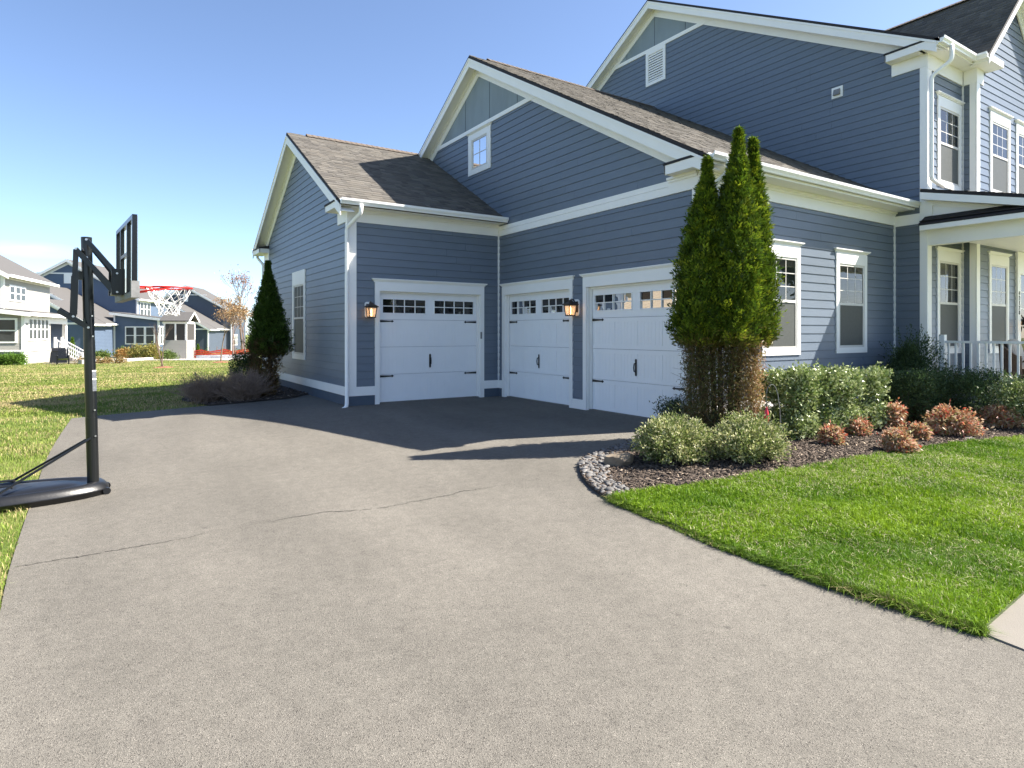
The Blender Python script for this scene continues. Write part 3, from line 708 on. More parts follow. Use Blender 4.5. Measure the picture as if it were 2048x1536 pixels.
# openings
dA = (.672, 3.187, 2.44)                                     # door 1 on wall A (u0,u1,top)
dB2 = (9.887-6.6, 12.351-6.6, 2.44); dB3 = (6.872-6.6, 9.358-6.6, 2.44)
WT = 4.13
wa = sheath(A, [rect(0, dA[0], -.4, WT), rect(dA[1], 3.72, -.4, WT), rect(dA[0], dA[1], dA[2]+.018, WT)])
wb = sheath(B, [rect(0, dB3[0], -.4, WT), rect(dB3[1], dB2[0], -.4, WT), rect(dB2[1], 6.036, -.4, WT), rect(dB3[0], dB3[1], dB3[2]+.018, WT), rect(dB2[0], dB2[1], dB2[2]+.018, WT),
               [(0, WT), (13.94, WT), (6.97, WT+6.97*SL+.02)]])
wl_ = sheath(Lw, [rect(0, 7.97, -.4, WT), [(0, WT), (7.97, WT), (3.985, WT+3.985*SL)]])
wd_ = sheath(Dw, [rect(.12, 6.342, -.4, WT)]); wc = sheath(C, [rect(0, 15.23, -.4, 7.30), [(0, 7.30), (15.23, 7.30), (7.615, 11.62)]])
we = sheath(Ew, [rect(.12, 1.718, -.4, 7.37)]); wf = sheath(Fw, [rect(.0, .265, -.4, 7.37)]); wg = sheath(Gw, [rect(.12, 4.2, -.4, 7.3), [(.0, 7.3), (4.2, 7.3), (2.1, 9.35)]])
# back and far sides (plain)
mb = MB(); mb.box(4.25, 20.5, -.6, 30, 20.6, 4.1); mb.box(20.13, 5.82, -.4, 20.23, 13, 9); mb.box(29.9, 5.97, -.4, 30, 21.2, 7.3); mb.box(20.23, 5.97, -.4, 30, 6.05, 7.3); mb.box(14.4, 21.1, -.6, 30, 21.2, 7.3)
mb.build('wall', M['siding'], house)
# garage interior (dark) floor
mb = MB(); mb.box(4.4, 12.85, -.06, 13.8, 20.4, .0); mb.box(8.3, 6.8, -.061, 13.8, 12.8, .0); mb.build('garage_floor', M['porchfloor'], house)

# ---- siding
cs = .085
siding(A, wa, .40, 3.87, flat(.165, 3.70), [(dA[0]-cs, dA[1]+cs, -.4, 2.69)])
siding(Lw, wl_, .40, 6.5, gable(3.985, 6.56, SL, .1, 7.87), [(15.88-12.636+.02, 17.116-12.636-.02, .87, 3.13)])
siding(B, wb, .203, 3.865, flat(.12, 6.02), [(dB2[0]-cs, dB2[1]+cs, -.4, 2.69), (dB3[0]-cs, dB3[1]+cs, -.4, 2.69)])
siding(B, wb, 4.10, 6.74, gable(6.97, 8.25, SL, .0, 13.9), [(12.98-6.6+.02, 14.09-6.6-.02, 5.64, 6.8)])
siding(Dw, wd_, .40, 3.86, flat(.02, 6.33), [(9.60-7.97, 10.72-7.97, 1.15, 3.17), (11.98-7.97, 13.10-7.97, 1.15, 3.17)])
siding(C, wc, .40, 4.2, flat(.11, .63)); siding(C, wc, 4.2, 10.37, lambda z: (max(.11, 7.615-(11.58-z)/.551, 0), min(15.2, 7.615+(11.55-z)/.582)) if z > 7.1 else (.11, 7.6-max(0, (8.3-z)/SL)), [(7.15, 7.96, 9.32, 10.5), (1.745, 1.985, 7.05, 7.27)])
siding(Ew, we, .5, 7.05, flat(.17, 1.70), [(.46, 1.60, 1.1, 3.36), (.46, 1.60, 4.68, 6.65)])
siding(Fw, wf, .5, 7.05, flat(.02, .16)); siding(Gw, wg, .5, 9.0, lambda z: (.14, 4.1) if z < 7.25 else (max(.14, 2.1-(9.3-z)), min(4.1, 2.1+(9.3-z))), [(.66, 1.78, 1.1, 3.38), (2.22, 4.2, .4, 3.5), (.68, 1.86, 4.68, 6.64), (2.25, 3.42, 4.68, 6.64)])

# ---- doors
garage_door(A, dA[0], dA[1], dA[2], sensor=True); garage_door(B, dB2[0], dB2[1], dB2[2]); garage_door(B, dB3[0], dB3[1], dB3[2])

# ---- windows
window(Lw, 15.88-12.636, 17.116-12.636, .852, 3.154, head=.36, crowned=False, side=.12, sill=.13, glass='bglass', screen=True)
window(B, 12.98-6.6, 14.09-6.6, 5.62, 6.74, head=.22, side=.17, sill=.13, rows=2, cols=2, lower=False, glass='dglass')
window(Dw, 9.58-7.97, 10.738-7.97, 1.135, 3.20, head=.29, blind='blind'); window(Dw, 11.96-7.97, 13.117-7.97, 1.135, 3.20, head=.29, blind='blind')
window(Ew, .436, 1.60, 1.09, 3.37, head=.29, glass='dglass', blind='curtain'); window(Ew, .46, 1.615, 4.665, 6.665, head=.29, blind='curtain')
window(Gw, .65, 1.77, 1.075, 3.385, head=.29, glass='dglass', blind='curtain'); window(Gw, .70, 1.865, 4.665, 6.65, head=.29, blind='blind'); window(Gw, 2.235, 3.40, 4.665, 6.65, head=.29, blind='blind')

# ---- foundations and water-table bands
for W_, u_, v_, z_ in ((A, -.018, dA[0]-.1, -.4), (A, dA[1]+.1, 3.7, -.4), (Lw, -.017, 7.97, -.6), (Dw, .1, 6.3, -.3), (B, dB2[1]+.1, 6.01, -.4)):
    mb = MB(); W_.box(mb, u_, v_, z_, .209 if W_ is Lw else .21, 0, .022 if W_ is not Lw else .021); mb.build('foundation', M['found'], house)
trim(A, [(-.026, dA[0]-.1, .21, .40, 0, .032)], 'water_table'); trim(A, [(dA[1]+.1, 3.688, .21, .40, 0, .032)], 'water_table')
trim(Lw, [(-.027, 7.97, .211, .401, 0, .031)], 'water_table'); trim(B, [(dB2[1]+.1, 6.004, .21, .40, 0, .0315)], 'water_table'); trim(B, [(dB3[1]+.1, dB2[0]-.1, -.1, .203, 0, .03)], 'water_table')
trim(Dw, [(.0, 6.3, .21, .40, 0, .03)], 'water_table')
# ---- corner boards
trim(A, [(0, .165, .402, 3.87, 0, .03)], 'corner_board'); trim(Lw, [(-.026, .10, .402, 4.13, 0, .03)], 'corner_board'); trim(Lw, [(7.82, 8.0, .402, 4.0, 0, .03)], 'corner_board')
trim(B, [(.0, .125, -.1, 3.87, 0, .03)], 'corner_board'); trim(Dw, [(-.026, .14, -.1, 3.86, 0, .028)], 'corner_board')
trim(C, [(0, .115, -.3, 7.10, 0, .03)], 'corner_board'); trim(Ew, [(-.026, .17, -.3, 7.05, 0, .028)], 'corner_board')
trim(Fw, [(.155, .262, .4, 7.05, 0, .03)], 'corner_board'); trim(Gw, [(-.026, .14, .4, 7.05, 0, .028)], 'corner_board')
# inside corner beads
mb = MB(); mb.box(7.93, 12.59, .40, 7.965, 12.63, 3.87); mb.box(14.27, 6.56, .40, 14.307, 6.597, 3.86); mb.box(15.99, 5.925, .5, 16.026, 5.962, 7.05); mb.build('corner_bead', M['white'], house)
# ---- friezes, soffits, fascias
trim(A, [(0, 3.688, 3.87, 4.06, 0, .03), (0, 3.688, 4.06, 4.10, 0, .05), (0, 3.688, 4.10, 4.135, 0, .075)], 'frieze')
trim(B, [(.0, .62, 3.865, 4.06, 0, .04), (.0, .62, 4.06, 4.10, 0, .06), (0, .62, 4.10, 4.14, 0, .09), (.62, 6.004, 3.865, 4.0, 0, .03), (.62, 6.004, 4.003, 4.10, 0, .034)], 'frieze')
trim(Dw, [(-.036, 6.31, 3.86, 4.06, 0, .035), (-.036, 6.31, 4.06, 4.10, 0, .06), (-.036, 6.31, 4.10, 4.138, 0, .09)], 'frieze')
trim(C, [(.0, .67, 7.10, 7.362, 0, .037)], 'frieze'); trim(C, [(.118, .612, 3.83, 4.05, 0, .033)], 'frieze'); trim(Ew, [(-.031, 1.67, 7.05, 7.364, 0, .034)], 'frieze'); trim(Fw, [(.038, .294, 7.05, 7.364, 0, .037)], 'frieze'); trim(Gw, [(-.031, .32, 7.05, 7.364, 0, .034)], 'frieze')
# wing 1 eave (front), with boxed return on the gable end
mb = MB(); mb.box(3.97, 12.27, 4.135, 7.96, 12.66, 4.15); mb.box(3.95, 12.25, 4.12, 7.96, 12.272, 4.24); mb.box(3.95, 12.27, 4.12, 3.972, 13.26, 4.24); mb.box(3.972, 12.64, 4.135, 4.25, 13.26, 4.15); mb.box(3.95, 13.24, 4.121, 4.25, 13.262, 4.241); mb.build('soffit', M['white'], house); mb = MB(); mb.box(3.95, 20.0, 4.0, 3.972, 20.95, 4.13); mb.box(3.972, 20.02, 4.0, 4.25, 20.95, 4.015); mb.box(3.95, 20.0, 4.001, 4.25, 20.018, 4.131)
mb.build('soffit', M['white'], house)
trim(Lw, [(.102, .62, 3.87, 4.132, 0, .033)], 'frieze'); trim(Lw, [(7.35, 7.81, 3.75, 4.0, 0, .033)], 'frieze')
gutter((3.95, 12.25), (7.93, 12.25), 4.25, (0, -1)); gutter((3.95, 20.97), (7.9, 20.97), 4.22, (0, 1))
# wing 2 eave (front, wall D) with return on wall B
mb = MB(); mb.box(7.69, 6.2, 4.14, 14.3, 6.61, 4.155); mb.box(7.67, 6.18, 4.13, 14.3, 6.202, 4.26); mb.box(7.67, 6.2, 4.13, 7.692, 7.07, 4.28); mb.box(7.69, 6.6, 4.14, 7.97, 7.07, 4.155); mb.box(7.67, 7.05, 4.131, 7.97, 7.072, 4.281); mb.build('soffit', M['white'], house)
gutter((7.67, 6.18), (14.3, 6.18), 4.285, (0, -1))
# main eave, wall E, return on wall C, and the short piece before the front gable
mb = MB(); mb.box(14.03, 5.65, 7.365, 15.72, 6.0, 7.38); mb.box(14.01, 5.63, 7.355, 15.70, 5.652, 7.49); mb.box(14.01, 5.65, 7.355, 14.032, 6.65, 7.50); mb.box(14.03, 5.95, 7.365, 14.31, 6.65, 7.38); mb.box(14.01, 6.63, 7.356, 14.31, 6.652, 7.501)
mb.box(15.68, 5.36, 7.355, 15.702, 5.652, 7.49); mb.box(15.70, 5.36, 7.365, 16.5, 6.0, 7.38); mb.box(15.68, 5.34, 7.356, 16.5, 5.362, 7.491); mb.box(16.48, 5.34, 7.357, 16.502, 5.7, 7.489); mb.build('soffit', M['white'], house)
gutter((14.01, 5.63), (15.60, 5.63), 7.50, (0, -1)); gutter((15.68, 5.60), (15.68, 5.34), 7.50, (-1, 0))
# small pent roofs on the returns
def pent(x0, y0, x1, y1, z, rise):
    mb = MB(); mb.hexa([(x0, y0, z), (x1, y0, z), (x1, y1, z), (x0, y1, z), (x0, y0, z+.04), (x1, y0, z+rise), (x1, y1, z+rise), (x0, y1, z+.04)]); mb.build('return_roof', M['deck'], house)
pent(3.935, 12.42, 4.24, 13.275, 4.2405, .1); pent(7.655, 6.36, 7.96, 7.085, 4.2815, .1); pent(13.995, 5.85, 14.30, 6.665, 7.502, .1); pent(3.935, 19.99, 4.24, 20.9, 4.1315, .1)
# ---- roofs
slope((3.95, 12.22, 4.19), (9.2, 12.22, 4.19), (9.2, 16.62, 6.75), (3.95, 16.62, 6.75), 1); slope((3.95, 21.02, 4.19), (9.2, 21.02, 4.19), (9.2, 16.62, 6.75), (3.95, 16.62, 6.75), 2, False)
slope((7.67, 6.15, 4.235), (14.305, 6.15, 4.235), (14.305, 13.57, 8.535), (7.67, 13.57, 8.535), 3); slope((7.67, 20.99, 4.235), (14.305, 20.99, 4.235), (14.305, 13.57, 8.535), (7.67, 13.57, 8.535), 4, False)
slope((14.01, 5.60, 7.475), (15.95, 5.60, 7.475), (15.95, 13.58, 11.86), (14.01, 13.58, 11.86), 5, False); slope((15.955, 6.05, 7.722), (30.3, 6.05, 7.722), (30.3, 13.58, 11.86), (15.955, 13.58, 11.86), 5, False); slope((14.01, 21.55, 7.22), (30.3, 21.55, 7.22), (30.3, 13.58, 11.86), (14.01, 13.58, 11.86), 6, False)
slope((15.66, 11.2, 7.475), (15.66, 5.33, 7.475), (18.1, 5.33, 9.9), (18.1, 11.2, 9.9), 7); slope((20.54, 11.2, 7.475), (20.54, 5.33, 7.475), (18.1, 5.33, 9.9), (18.1, 11.2, 9.9), 8, False)
# ridge caps
def ridge(a, b, w=.13):
    a = Vector(a); b = Vector(b); d = (b-a).normalized(); r = d.cross(Vector((0, 0, 1))).normalized(); n = int((b-a).length/.15); mb = MB()
    for i in range(n):
        p = a+d*(i*.15); q = a+d*(i*.15+.19); t = .018
        mb.hexa([p-r*w+Vector((0, 0, -.07)), q-r*w+Vector((0, 0, -.078)), q+Vector((0, 0, .01)), p+Vector((0, 0, .02)), p-r*w+Vector((0, 0, -.07+t)), q-r*w+Vector((0, 0, -.078+t)), q+Vector((0, 0, .01+t)), p+Vector((0, 0, .02+t))])
        mb.hexa([p+r*w+Vector((0, 0, -.07)), q+r*w+Vector((0, 0, -.078)), q+Vector((0, 0, .01)), p+Vector((0, 0, .02)), p+r*w+Vector((0, 0, -.07+t)), q+r*w+Vector((0, 0, -.078+t)), q+Vector((0, 0, .01+t)), p+Vector((0, 0, .02+t))])
    mb.build('ridge_cap', M['ridge'], house)
M['ridge'] = mat('ridge_shingle', (.12, .095, .075), .92, .25, 20, bump=.4, bscale=120)
ridge((4.45, 16.62, 6.775), (8.0, 16.62, 6.775)); ridge((8.2, 13.57, 8.56), (14.2, 13.57, 8.56)); ridge((14.6, 13.58, 11.885), (25, 13.58, 11.885)); ridge((18.1, 5.45, 9.925), (18.1, 10.9, 9.925))
# ---- rake boards: barge board, sloped soffit, frieze board on the wall
def rake(W, o, u0, z0, ua, za, drop=.215, wallrun=None):
    "barge board at offset o from the wall, from the eave (u0,z0) up to the apex (ua,za)"
    mb = MB(); W.prism(mb, [(u0, z0-.075), (ua, za-.075), (ua, za-.075-drop), (u0, z0-.075-drop)], o-.022, o)
    W.prism(mb, [(u0, z0-.07), (ua, za-.07), (ua, za-.12), (u0, z0-.12)], o, o+.014)
    W.prism(mb, [(u0, z0-.09-drop*.45), (ua, za-.09-drop*.45), (ua, za-.105-drop*.45), (u0, z0-.105-drop*.45)], .0, o-.022)
    d = .27; w0, wz0 = wallrun if wallrun else (u0, z0)
    W.prism(mb, [(w0, wz0-.1-drop*.45), (ua, za-.1-drop*.45), (ua, za-.1-drop*.45-d), (w0, wz0-.1-drop*.45-d)], .0, .028)
    W.prism(mb, [(w0, wz0-.1-drop*.45), (ua, za-.1-drop*.45), (ua, za-.1-drop*.45-.09), (w0, wz0-.1-drop*.45-.09)], .028, .055)
    mb.build('rake_board', M['white'], house)
def on(a, b, u): return a[1]+(b[1]-a[1])*(u-a[0])/(b[0]-a[0])
for W, o, ea, eb, ap in ((Lw, .305, (12.24-12.636, 4.20), (21.0-12.636, 4.20), (3.984, 6.75)), (B, .305, (6.2-6.6, 4.264), (20.94-6.6, 4.264), (6.97, 8.535)), (C, .308, (5.66-5.965, 7.508), (21.5-5.965, 7.25), (7.615, 11.86))):
    for e in (ea, eb):
        sg = 1 if e is ea else -1; wr = e[0]+sg*.62
        rake(W, o, e[0], e[1], ap[0], ap[1], wallrun=(wr, on(e, ap, wr)))
rake(Gw, .36, 15.70-16.03, 7.515, 2.07, 9.9, .16, wallrun=(.15, 7.99)); rake(Gw, .36, 20.5-16.03, 7.515, 2.07, 9.9, .16, wallrun=(3.9, 7.99))
# ---- gable panels with battens above a white band
def gpanel(W, z, zt, c, apex, sa, sb, seams):
    mb = MB(); W.prism(mb, [(c-(apex-zt)/sa, zt), (c+(apex-zt)/sb, zt), (c, apex)], .0, .012); p = mb.build('gable_panel', M['panelboard'], house)
    mb = MB(); W.prism(mb, [(c-(apex-z)/sa, z), (c+(apex-z)/sb, z), (c+(apex-zt)/sb, zt), (c-(apex-zt)/sa, zt)], .0, .036); mb.build('gable_band', M['white'], house)
    for s in seams:
        top = apex-abs(s-c)*(sa if s < c else sb)
        mb = MB(); W.box(mb, s-.008, s+.008, zt, top, .012, .016); mb.build('seam', M['found'], p)
gpanel(B, 6.735, 6.835, 6.97, 8.23, SL, SL, (6.97+.7, 6.97-.52, 6.97-1.75)); gpanel(C, 10.36, 10.47, 7.615, 11.55, .551, .582, (7.615, 7.615-1.22, 7.615+1.22))
# louvre vent and exhaust hood
mb = MB(); v0, v1, q0, q1 = 7.155, 7.965, 9.30, 10.36
C.box(mb, v0, v0+.1, q0, q1, 0, .04); C.box(mb, v1-.1, v1, q0, q1, 0, .04); C.box(mb, v0+.1, v1-.1, q0, q0+.1, 0, .04); C.box(mb, v0+.1, v1-.1, q1-.1, q1, 0, .04); vent = mb.build('louvre_vent', M['white'], house)
for i in range(11):
    z = q0+.115+i*.077; mb = MB(); mb.hexa([C.p(v0+.1, z, .034), C.p(v1-.1, z, .034), C.p(v1-.1, z+.06, .006), C.p(v0+.1, z+.06, .006), C.p(v0+.1, z+.012, .037), C.p(v1-.1, z+.012, .037), C.p(v1-.1, z+.07, .008), C.p(v0+.1, z+.07, .008)]); mb.build('slat', M['white'], vent)
mb = MB(); C.box(mb, 1.735, 1.995, 7.035, 7.285, 0, .035); hood = mb.build('exhaust_hood', M['white'], house)
mb = MB(); mb.hexa([C.p(1.79, 7.09, .035), C.p(1.94, 7.09, .035), C.p(1.94, 7.09, .09), C.p(1.79, 7.09, .09), C.p(1.79, 7.23, .035), C.p(1.94, 7.23, .035), C.p(1.94, 7.23, .05), C.p(1.79, 7.23, .05)]); mb.build('flap', M['greypad'], hood)
# ---- downspouts
downspout([(4.36, 12.17, 4.15), (4.36, 12.17, 3.98), (4.19, 12.55, 3.72), (4.19, 12.55, .0), (3.98, 12.40, -.07)])
downspout([(14.40, 5.54, 7.40), (14.40, 5.54, 7.10), (14.30, 5.87, 6.85), (14.30, 5.87, 4.72), (14.75, 5.82, 4.62)])
downspout([(8.02, 6.09, 4.2), (8.02, 6.09, 4.02), (8.05, 6.53, 3.8), (8.05, 6.53, .05)])
downspout([(4.1, 21.05, 4.1), (4.1, 21.05, 3.95), (4.2, 20.68, 3.7), (4.2, 20.68, -.2)])
# ---- porch
pf = MB(); pf.box(14.36, 3.2, -.3, 22, 5.68, .45); pf.build('porch_floor', M['porchfloor'], house)
mb = MB(); PS = (4.50-4.07)/(5.97-4.24)
def pz(y): return 4.50-PS*(5.97-y)
mb.hexa([(14.01, 3.0, pz(3.0)-.06), (22.3, 3.0, pz(3.0)-.06), (22.3, 5.96, pz(5.96)-.06), (14.01, 5.96, pz(5.96)-.06), (14.01, 3.0, pz(3.0)), (22.3, 3.0, pz(3.0)), (22.3, 5.96, pz(5.96)), (14.01, 5.96, pz(5.96))]); pr = mb.build('porch_roof', M['deck'], house)
shingles((14.0, 3.0, pz(3.0)+.004), (22, 3.0, pz(3.0)+.004), (14.0, 5.96, pz(5.96)+.004), pr, seed=11)
P14 = Wall('P', (14.312, 5.965), (0, -1), (-1, 0))
mb = MB(); P14.prism(mb, [(0, pz(5.965)-.063), (2.95, pz(3.015)-.063), (2.95, pz(3.015)-.19), (0, pz(5.965)-.19)], .28, .302); P14.prism(mb, [(0, pz(5.965)-.19), (2.95, pz(3.015)-.19), (2.95, pz(3.015)-.205), (0, pz(5.965)-.205)], -.1, .302)
P14.prism(mb, [(0, 3.86), (2.7, 3.86), (2.7, pz(3.26)-.2), (0, pz(5.965)-.2)], -.06, .0); P14.prism(mb, [(.12, pz(5.85)-.2), (2.7, pz(3.26)-.2), (2.7, pz(3.26)-.3), (.12, pz(5.85)-.3)], .0, .03)
P14.box(mb, -.1, .12, 3.97, 4.28, .0, .0345); mb.build('porch_gable_trim', M['white'], house)
mb = MB(); P14.prism(mb, [(-.01, 3.83), (2.9, 3.83), (2.9, 3.845), (-.01, 3.845)], 0, .3); mb.hexa([P14.p(-.02, 3.745, .31), P14.p(2.9, 3.745, .31), P14.p(2.9, 3.93, .03), P14.p(-.02, 3.93, .03), P14.p(-.02, 3.79, .31), P14.p(2.9, 3.79, .31), P14.p(2.9, 3.96, .03), P14.p(-.02, 3.96, .03)]); mb.build('porch_return_roof', M['deck'], house)
mb = MB(); P14.box(mb, -.005, 2.9, 3.645, 3.743, .28, .303); P14.box(mb, .02, 2.9, 3.72, 3.735, 0, .28); P14.box(mb, .02, 2.8, 3.36, 3.72, -.2, .0); mb.box(14.32, 3.15, 3.36, 22, 3.35, 3.72); mb.build('porch_beam', M['white'], house)
mb = MB(); mb.box(14.52, 3.35, 3.50, 22, 5.69, 3.52); mb.build('porch_ceiling', M['white'], house)
mb = MB(); mb.box(14.32, 3.15, .45, 14.54, 3.37, 3.36); mb.box(14.29, 3.12, .45, 14.57, 3.40, .6); mb.box(14.29, 3.12, 3.25, 14.57, 3.40, 3.36); mb.build('porch_column', M['white'], house)
mb = MB(); mb.box(14.38, 3.37, 1.33, 14.46, 5.70, 1.378); mb.box(14.395, 3.37, .54, 14.445, 5.70, .59); mb.box(14.36, 5.66, .45, 14.48, 5.76, 1.5); rail = mb.build('porch_railing', M['white'], house)
bm_ = MB(); bm_.box(-.017, -.017, 0, .017, .017, .74); b0 = bm_.build('baluster', M['white'], rail); b0.location = (14.42, 5.60, .59)
y = 5.60-.128
while y > 3.4:
    b = b0.copy(); col.objects.link(b); b.location = (14.42, y, .59); y -= .128
# front door surround (edge of frame) and its house number
mb = MB(); Gw.box(mb, 2.225, 2.42, .45, 3.49, 0, .06); Gw.box(mb, 2.42, 3.98, 2.95, 3.49, 0, .05); Gw.box(mb, 3.98, 4.15, .45, 3.49, 0, .06); ent = mb.build('entry_surround', M['white'], house)
mb = MB(); Gw.box(mb, 2.44, 2.48, .5, 2.95, 0, .02); Gw.box(mb, 2.80, 3.96, .5, 2.95, 0, .02); Gw.box(mb, 2.48, 2.80, .5, .9, 0, .02); mb.build('door_panel', M['white'], ent)
mb = MB(); mb.quad(Gw.p(2.48, .9, .015), Gw.p(2.80, .9, .015), Gw.p(2.80, 2.95, .015), Gw.p(2.48, 2.95, .015)); mb.build('pane', M['dglass'], ent)
mb = MB()
for z in (1.3, 1.71, 2.12, 2.53): Gw.box(mb, 2.48, 2.80, z-.012, z+.012, .016, .024)
mb.build('muntin', M['white'], ent)
for i, ch in enumerate('42128'):
    fc = bpy.data.curves.new('digit', 'FONT'); fc.body = ch; fc.size = .145; fc.extrude = .004; fc.align_x = 'CENTER'
    tmp = bpy.data.objects.new('tmp', fc); col.objects.link(tmp); dg = bpy.context.evaluated_depsgraph_get(); me = bpy.data.meshes.new_from_object(tmp.evaluated_get(dg)); bpy.data.objects.remove(tmp)
    me.transform(Matrix.Translation(Gw.p(2.315, 2.44-.115*i, .066)) @ Matrix.Rotation(math.radians(90), 4, 'X')); me.materials.clear(); link('number_digit', me, M['iron'], ent)

# ---- wall lanterns
def lantern(W, u, z, label, sc=1.0, block=True):
    loc = W.p(u, z, 0); t = thing('wall_lantern', label, 'lantern', tuple(loc), 'lanterns on the house walls')
    def q(du, dz, o): return W.p(u+du*sc, z+dz*sc, o*sc)
    if block:
        mb = MB(); a, b = .085, .165; W.prism(mb, [(u+x*sc, z+y*sc) for x, y in ((-a, -b+.03), (-a+.03, -b), (a-.03, -b), (a, -b+.03), (a, b-.03), (a-.03, b), (-a+.03, b), (-a, b-.03))], .0, .035*sc); mb.build('mounting_block', M['white'], t)
    mb = MB(); W.box(mb, u-.055*sc, u+.055*sc, z-.10*sc, z+.12*sc, .034*sc, .055*sc); mb.build('back_plate', M['bronze'], t)
    c = .19
    mb = MB(); mb.tube([q(0, .06, .05), q(0, .15, .10), q(0, .165, .16), q(0, .14, c)], .012*sc, 8); mb.build('arm', M['bronze'], t)
    def ring(hw, dz): return [q(-hw, dz, c-hw), q(hw, dz, c-hw), q(hw, dz, c+hw), q(-hw, dz, c+hw)]
    mb = MB()
    for (h0, z0_), (h1, z1_) in (((.115, .045), (.12, .06)), ((.12, .06), (.055, .105)), ((.055, .105), (.035, .115)), ((.035, .115), (.03, .145))): mb.hexa(ring(h0, z0_)+ring(h1, z1_))
    mb.build('cap', M['bronze'], t)
    tb, bb = .088, .066; zt, zb = .045, -.155
    for k in range(4):
        T = ring(tb-.006, zt); Bq = ring(bb-.006, zb); m_ = MB(); m_.quad(Bq[k], Bq[(k+1) % 4], T[(k+1) % 4], T[k]); m_.build('glass_panel', M['lampglass'], t)
    mb = MB(); T = ring(tb, zt); Bq = ring(bb, zb)
    for k in range(4): mb.bar(Bq[k], T[k], .016*sc, .016*sc)
    mb.hexa(ring(bb+.008, zb-.02)+ring(bb+.008, zb)); mb.hexa(ring(tb+.006, zt-.014)+ring(tb+.006, zt)); mb.build('frame', M['bronze'], t)
    mb = MB(); mb.tube([q(0, -.14, c), q(0, -.05, c)], .014*sc, 8); mb.lathe(q(0, -.055, c), [(.001, .08*sc), (.014*sc, .05*sc), (.019*sc, .02*sc), (.014*sc, -.005*sc)], 10); mb.build('bulb', M['bulb'], t)
def emit(name, c, s, base=(.8, .75, .65)):
    m, n, l, p = nt(name); p.inputs['Base Color'].default_value = (*base, 1); p.inputs['Emission Color'].default_value = (*c, 1); p.inputs['Emission Strength'].default_value = s; p.inputs['Roughness'].default_value = .4
    tcn = N(n, 'ShaderNodeTexCoord'); nz = N(n, 'ShaderNodeTexNoise', Scale=14); l.new(tcn.outputs['Object'], nz.inputs['Vector']); bp = N(n, 'ShaderNodeBump', Strength=.05); l.new(nz.outputs['Fac'], bp.inputs['Height']); l.new(bp.outputs[0], p.inputs['Normal']); return m
M['bulb'] = emit('lit_bulb', (1, .6, .24), 7)
def frosted():
    m, n, l, p = nt('frosted_lantern_glass'); tr = N(n, 'ShaderNodeBsdfTransparent'); tr.inputs['Color'].default_value = (1, .86, .68, 1)
    p.inputs['Base Color'].default_value = (.66, .56, .46, 1); p.inputs['Roughness'].default_value = .35; p.inputs['Emission Color'].default_value = (1, .68, .42, 1); p.inputs['Emission Strength'].default_value = .09
    ms = N(n, 'ShaderNodeMixShader'); ms.inputs[0].default_value = .62; l.new(tr.outputs[0], ms.inputs[1]); l.new(p.outputs[0], ms.inputs[2]); l.new(ms.outputs[0], n['Material Output'].inputs['Surface']); return m
M['lampglass'] = frosted()
lantern(A, .43, 2.03, 'lit bronze lantern on white block beside the downspout corner'); lantern(B, 9.655-6.6, 2.05, 'lit bronze lantern on white block between two garage doors')
lantern(Gw, 2.325+.62, 1.78, 'dark lantern on the porch beside the front door', 1.25, False)
# ---- wicker chair on the porch
pc = Vector((15.75, 4.75, .45)); ch = thing('wicker_chair', 'brown wicker armchair with rounded back behind the porch railing', 'chair', tuple(pc))
mb = MB(); prof = []
for i in range(19):
    a = math.radians(-10+200*i/18); h = .62+.30*max(0, math.sin(math.radians(200*i/18-10)))
    prof.append((math.cos(a), math.sin(a), h))
for (c0_, s0_, h0), (c1_, s1_, h1) in zip(prof[:-1], prof[1:]):
    q = []
    for cc, ss, hh in ((c0_, s0_, h0), (c1_, s1_, h1)): q.append((cc, ss, hh))
    def P_(cc, ss, z, r): return pc+Vector((cc*r, ss*r, z))
    mb.hexa([P_(c0_, s0_, .05, .34), P_(c1_, s1_, .05, .34), P_(c1_, s1_, .05, .39), P_(c0_, s0_, .05, .39), P_(c0_, s0_, h0, .38), P_(c1_, s1_, h1, .38), P_(c1_, s1_, h1, .43), P_(c0_, s0_, h0, .43)])
mb.build('backrest', M['wicker'], ch)
mb = MB(); mb.lathe((pc.x, pc.y, pc.z), [(.02, .36), (.36, .36), (.38, .40), (.36, .46), (.02, .48)], 20); mb.build('seat', M['pillow'], ch, smooth=True)
for sx_, sy_ in ((-1, -1), (1, -1), (-1, 1), (1, 1)):
    mb = MB(); mb.box(pc.x+sx_*.24-.03, pc.y+sy_*.24-.03, pc.z, pc.x+sx_*.24+.03, pc.y+sy_*.24+.03, pc.z+.37); mb.build('leg', M['wicker'], ch)
cu_ = thing('throw_pillow', 'pale grey throw pillow propped in the wicker chair', 'pillow', (pc.x, pc.y+.2, pc.z+.48)); mb = MB()
for i in range(0): pass
bm = bmesh.new(); bmesh.ops.create_uvsphere(bm, u_segments=16, v_segments=10, radius=1)
for v in bm.verts: v.co = Vector((math.copysign(abs(v.co.x)**.6, v.co.x)*.25, v.co.y*.09, math.copysign(abs(v.co.z)**.6, v.co.z)*.25))
bmesh.ops.rotate(bm, verts=bm.verts, matrix=Matrix.Rotation(-.25, 3, 'X')); bmesh.ops.translate(bm, verts=bm.verts, vec=(pc.x+.06, pc.y+.17, pc.z+.72))
me = bpy.data.meshes.new('cover'); bm.to_mesh(me); bm.free(); link('cover', me, M['pillow'], cu_, True)

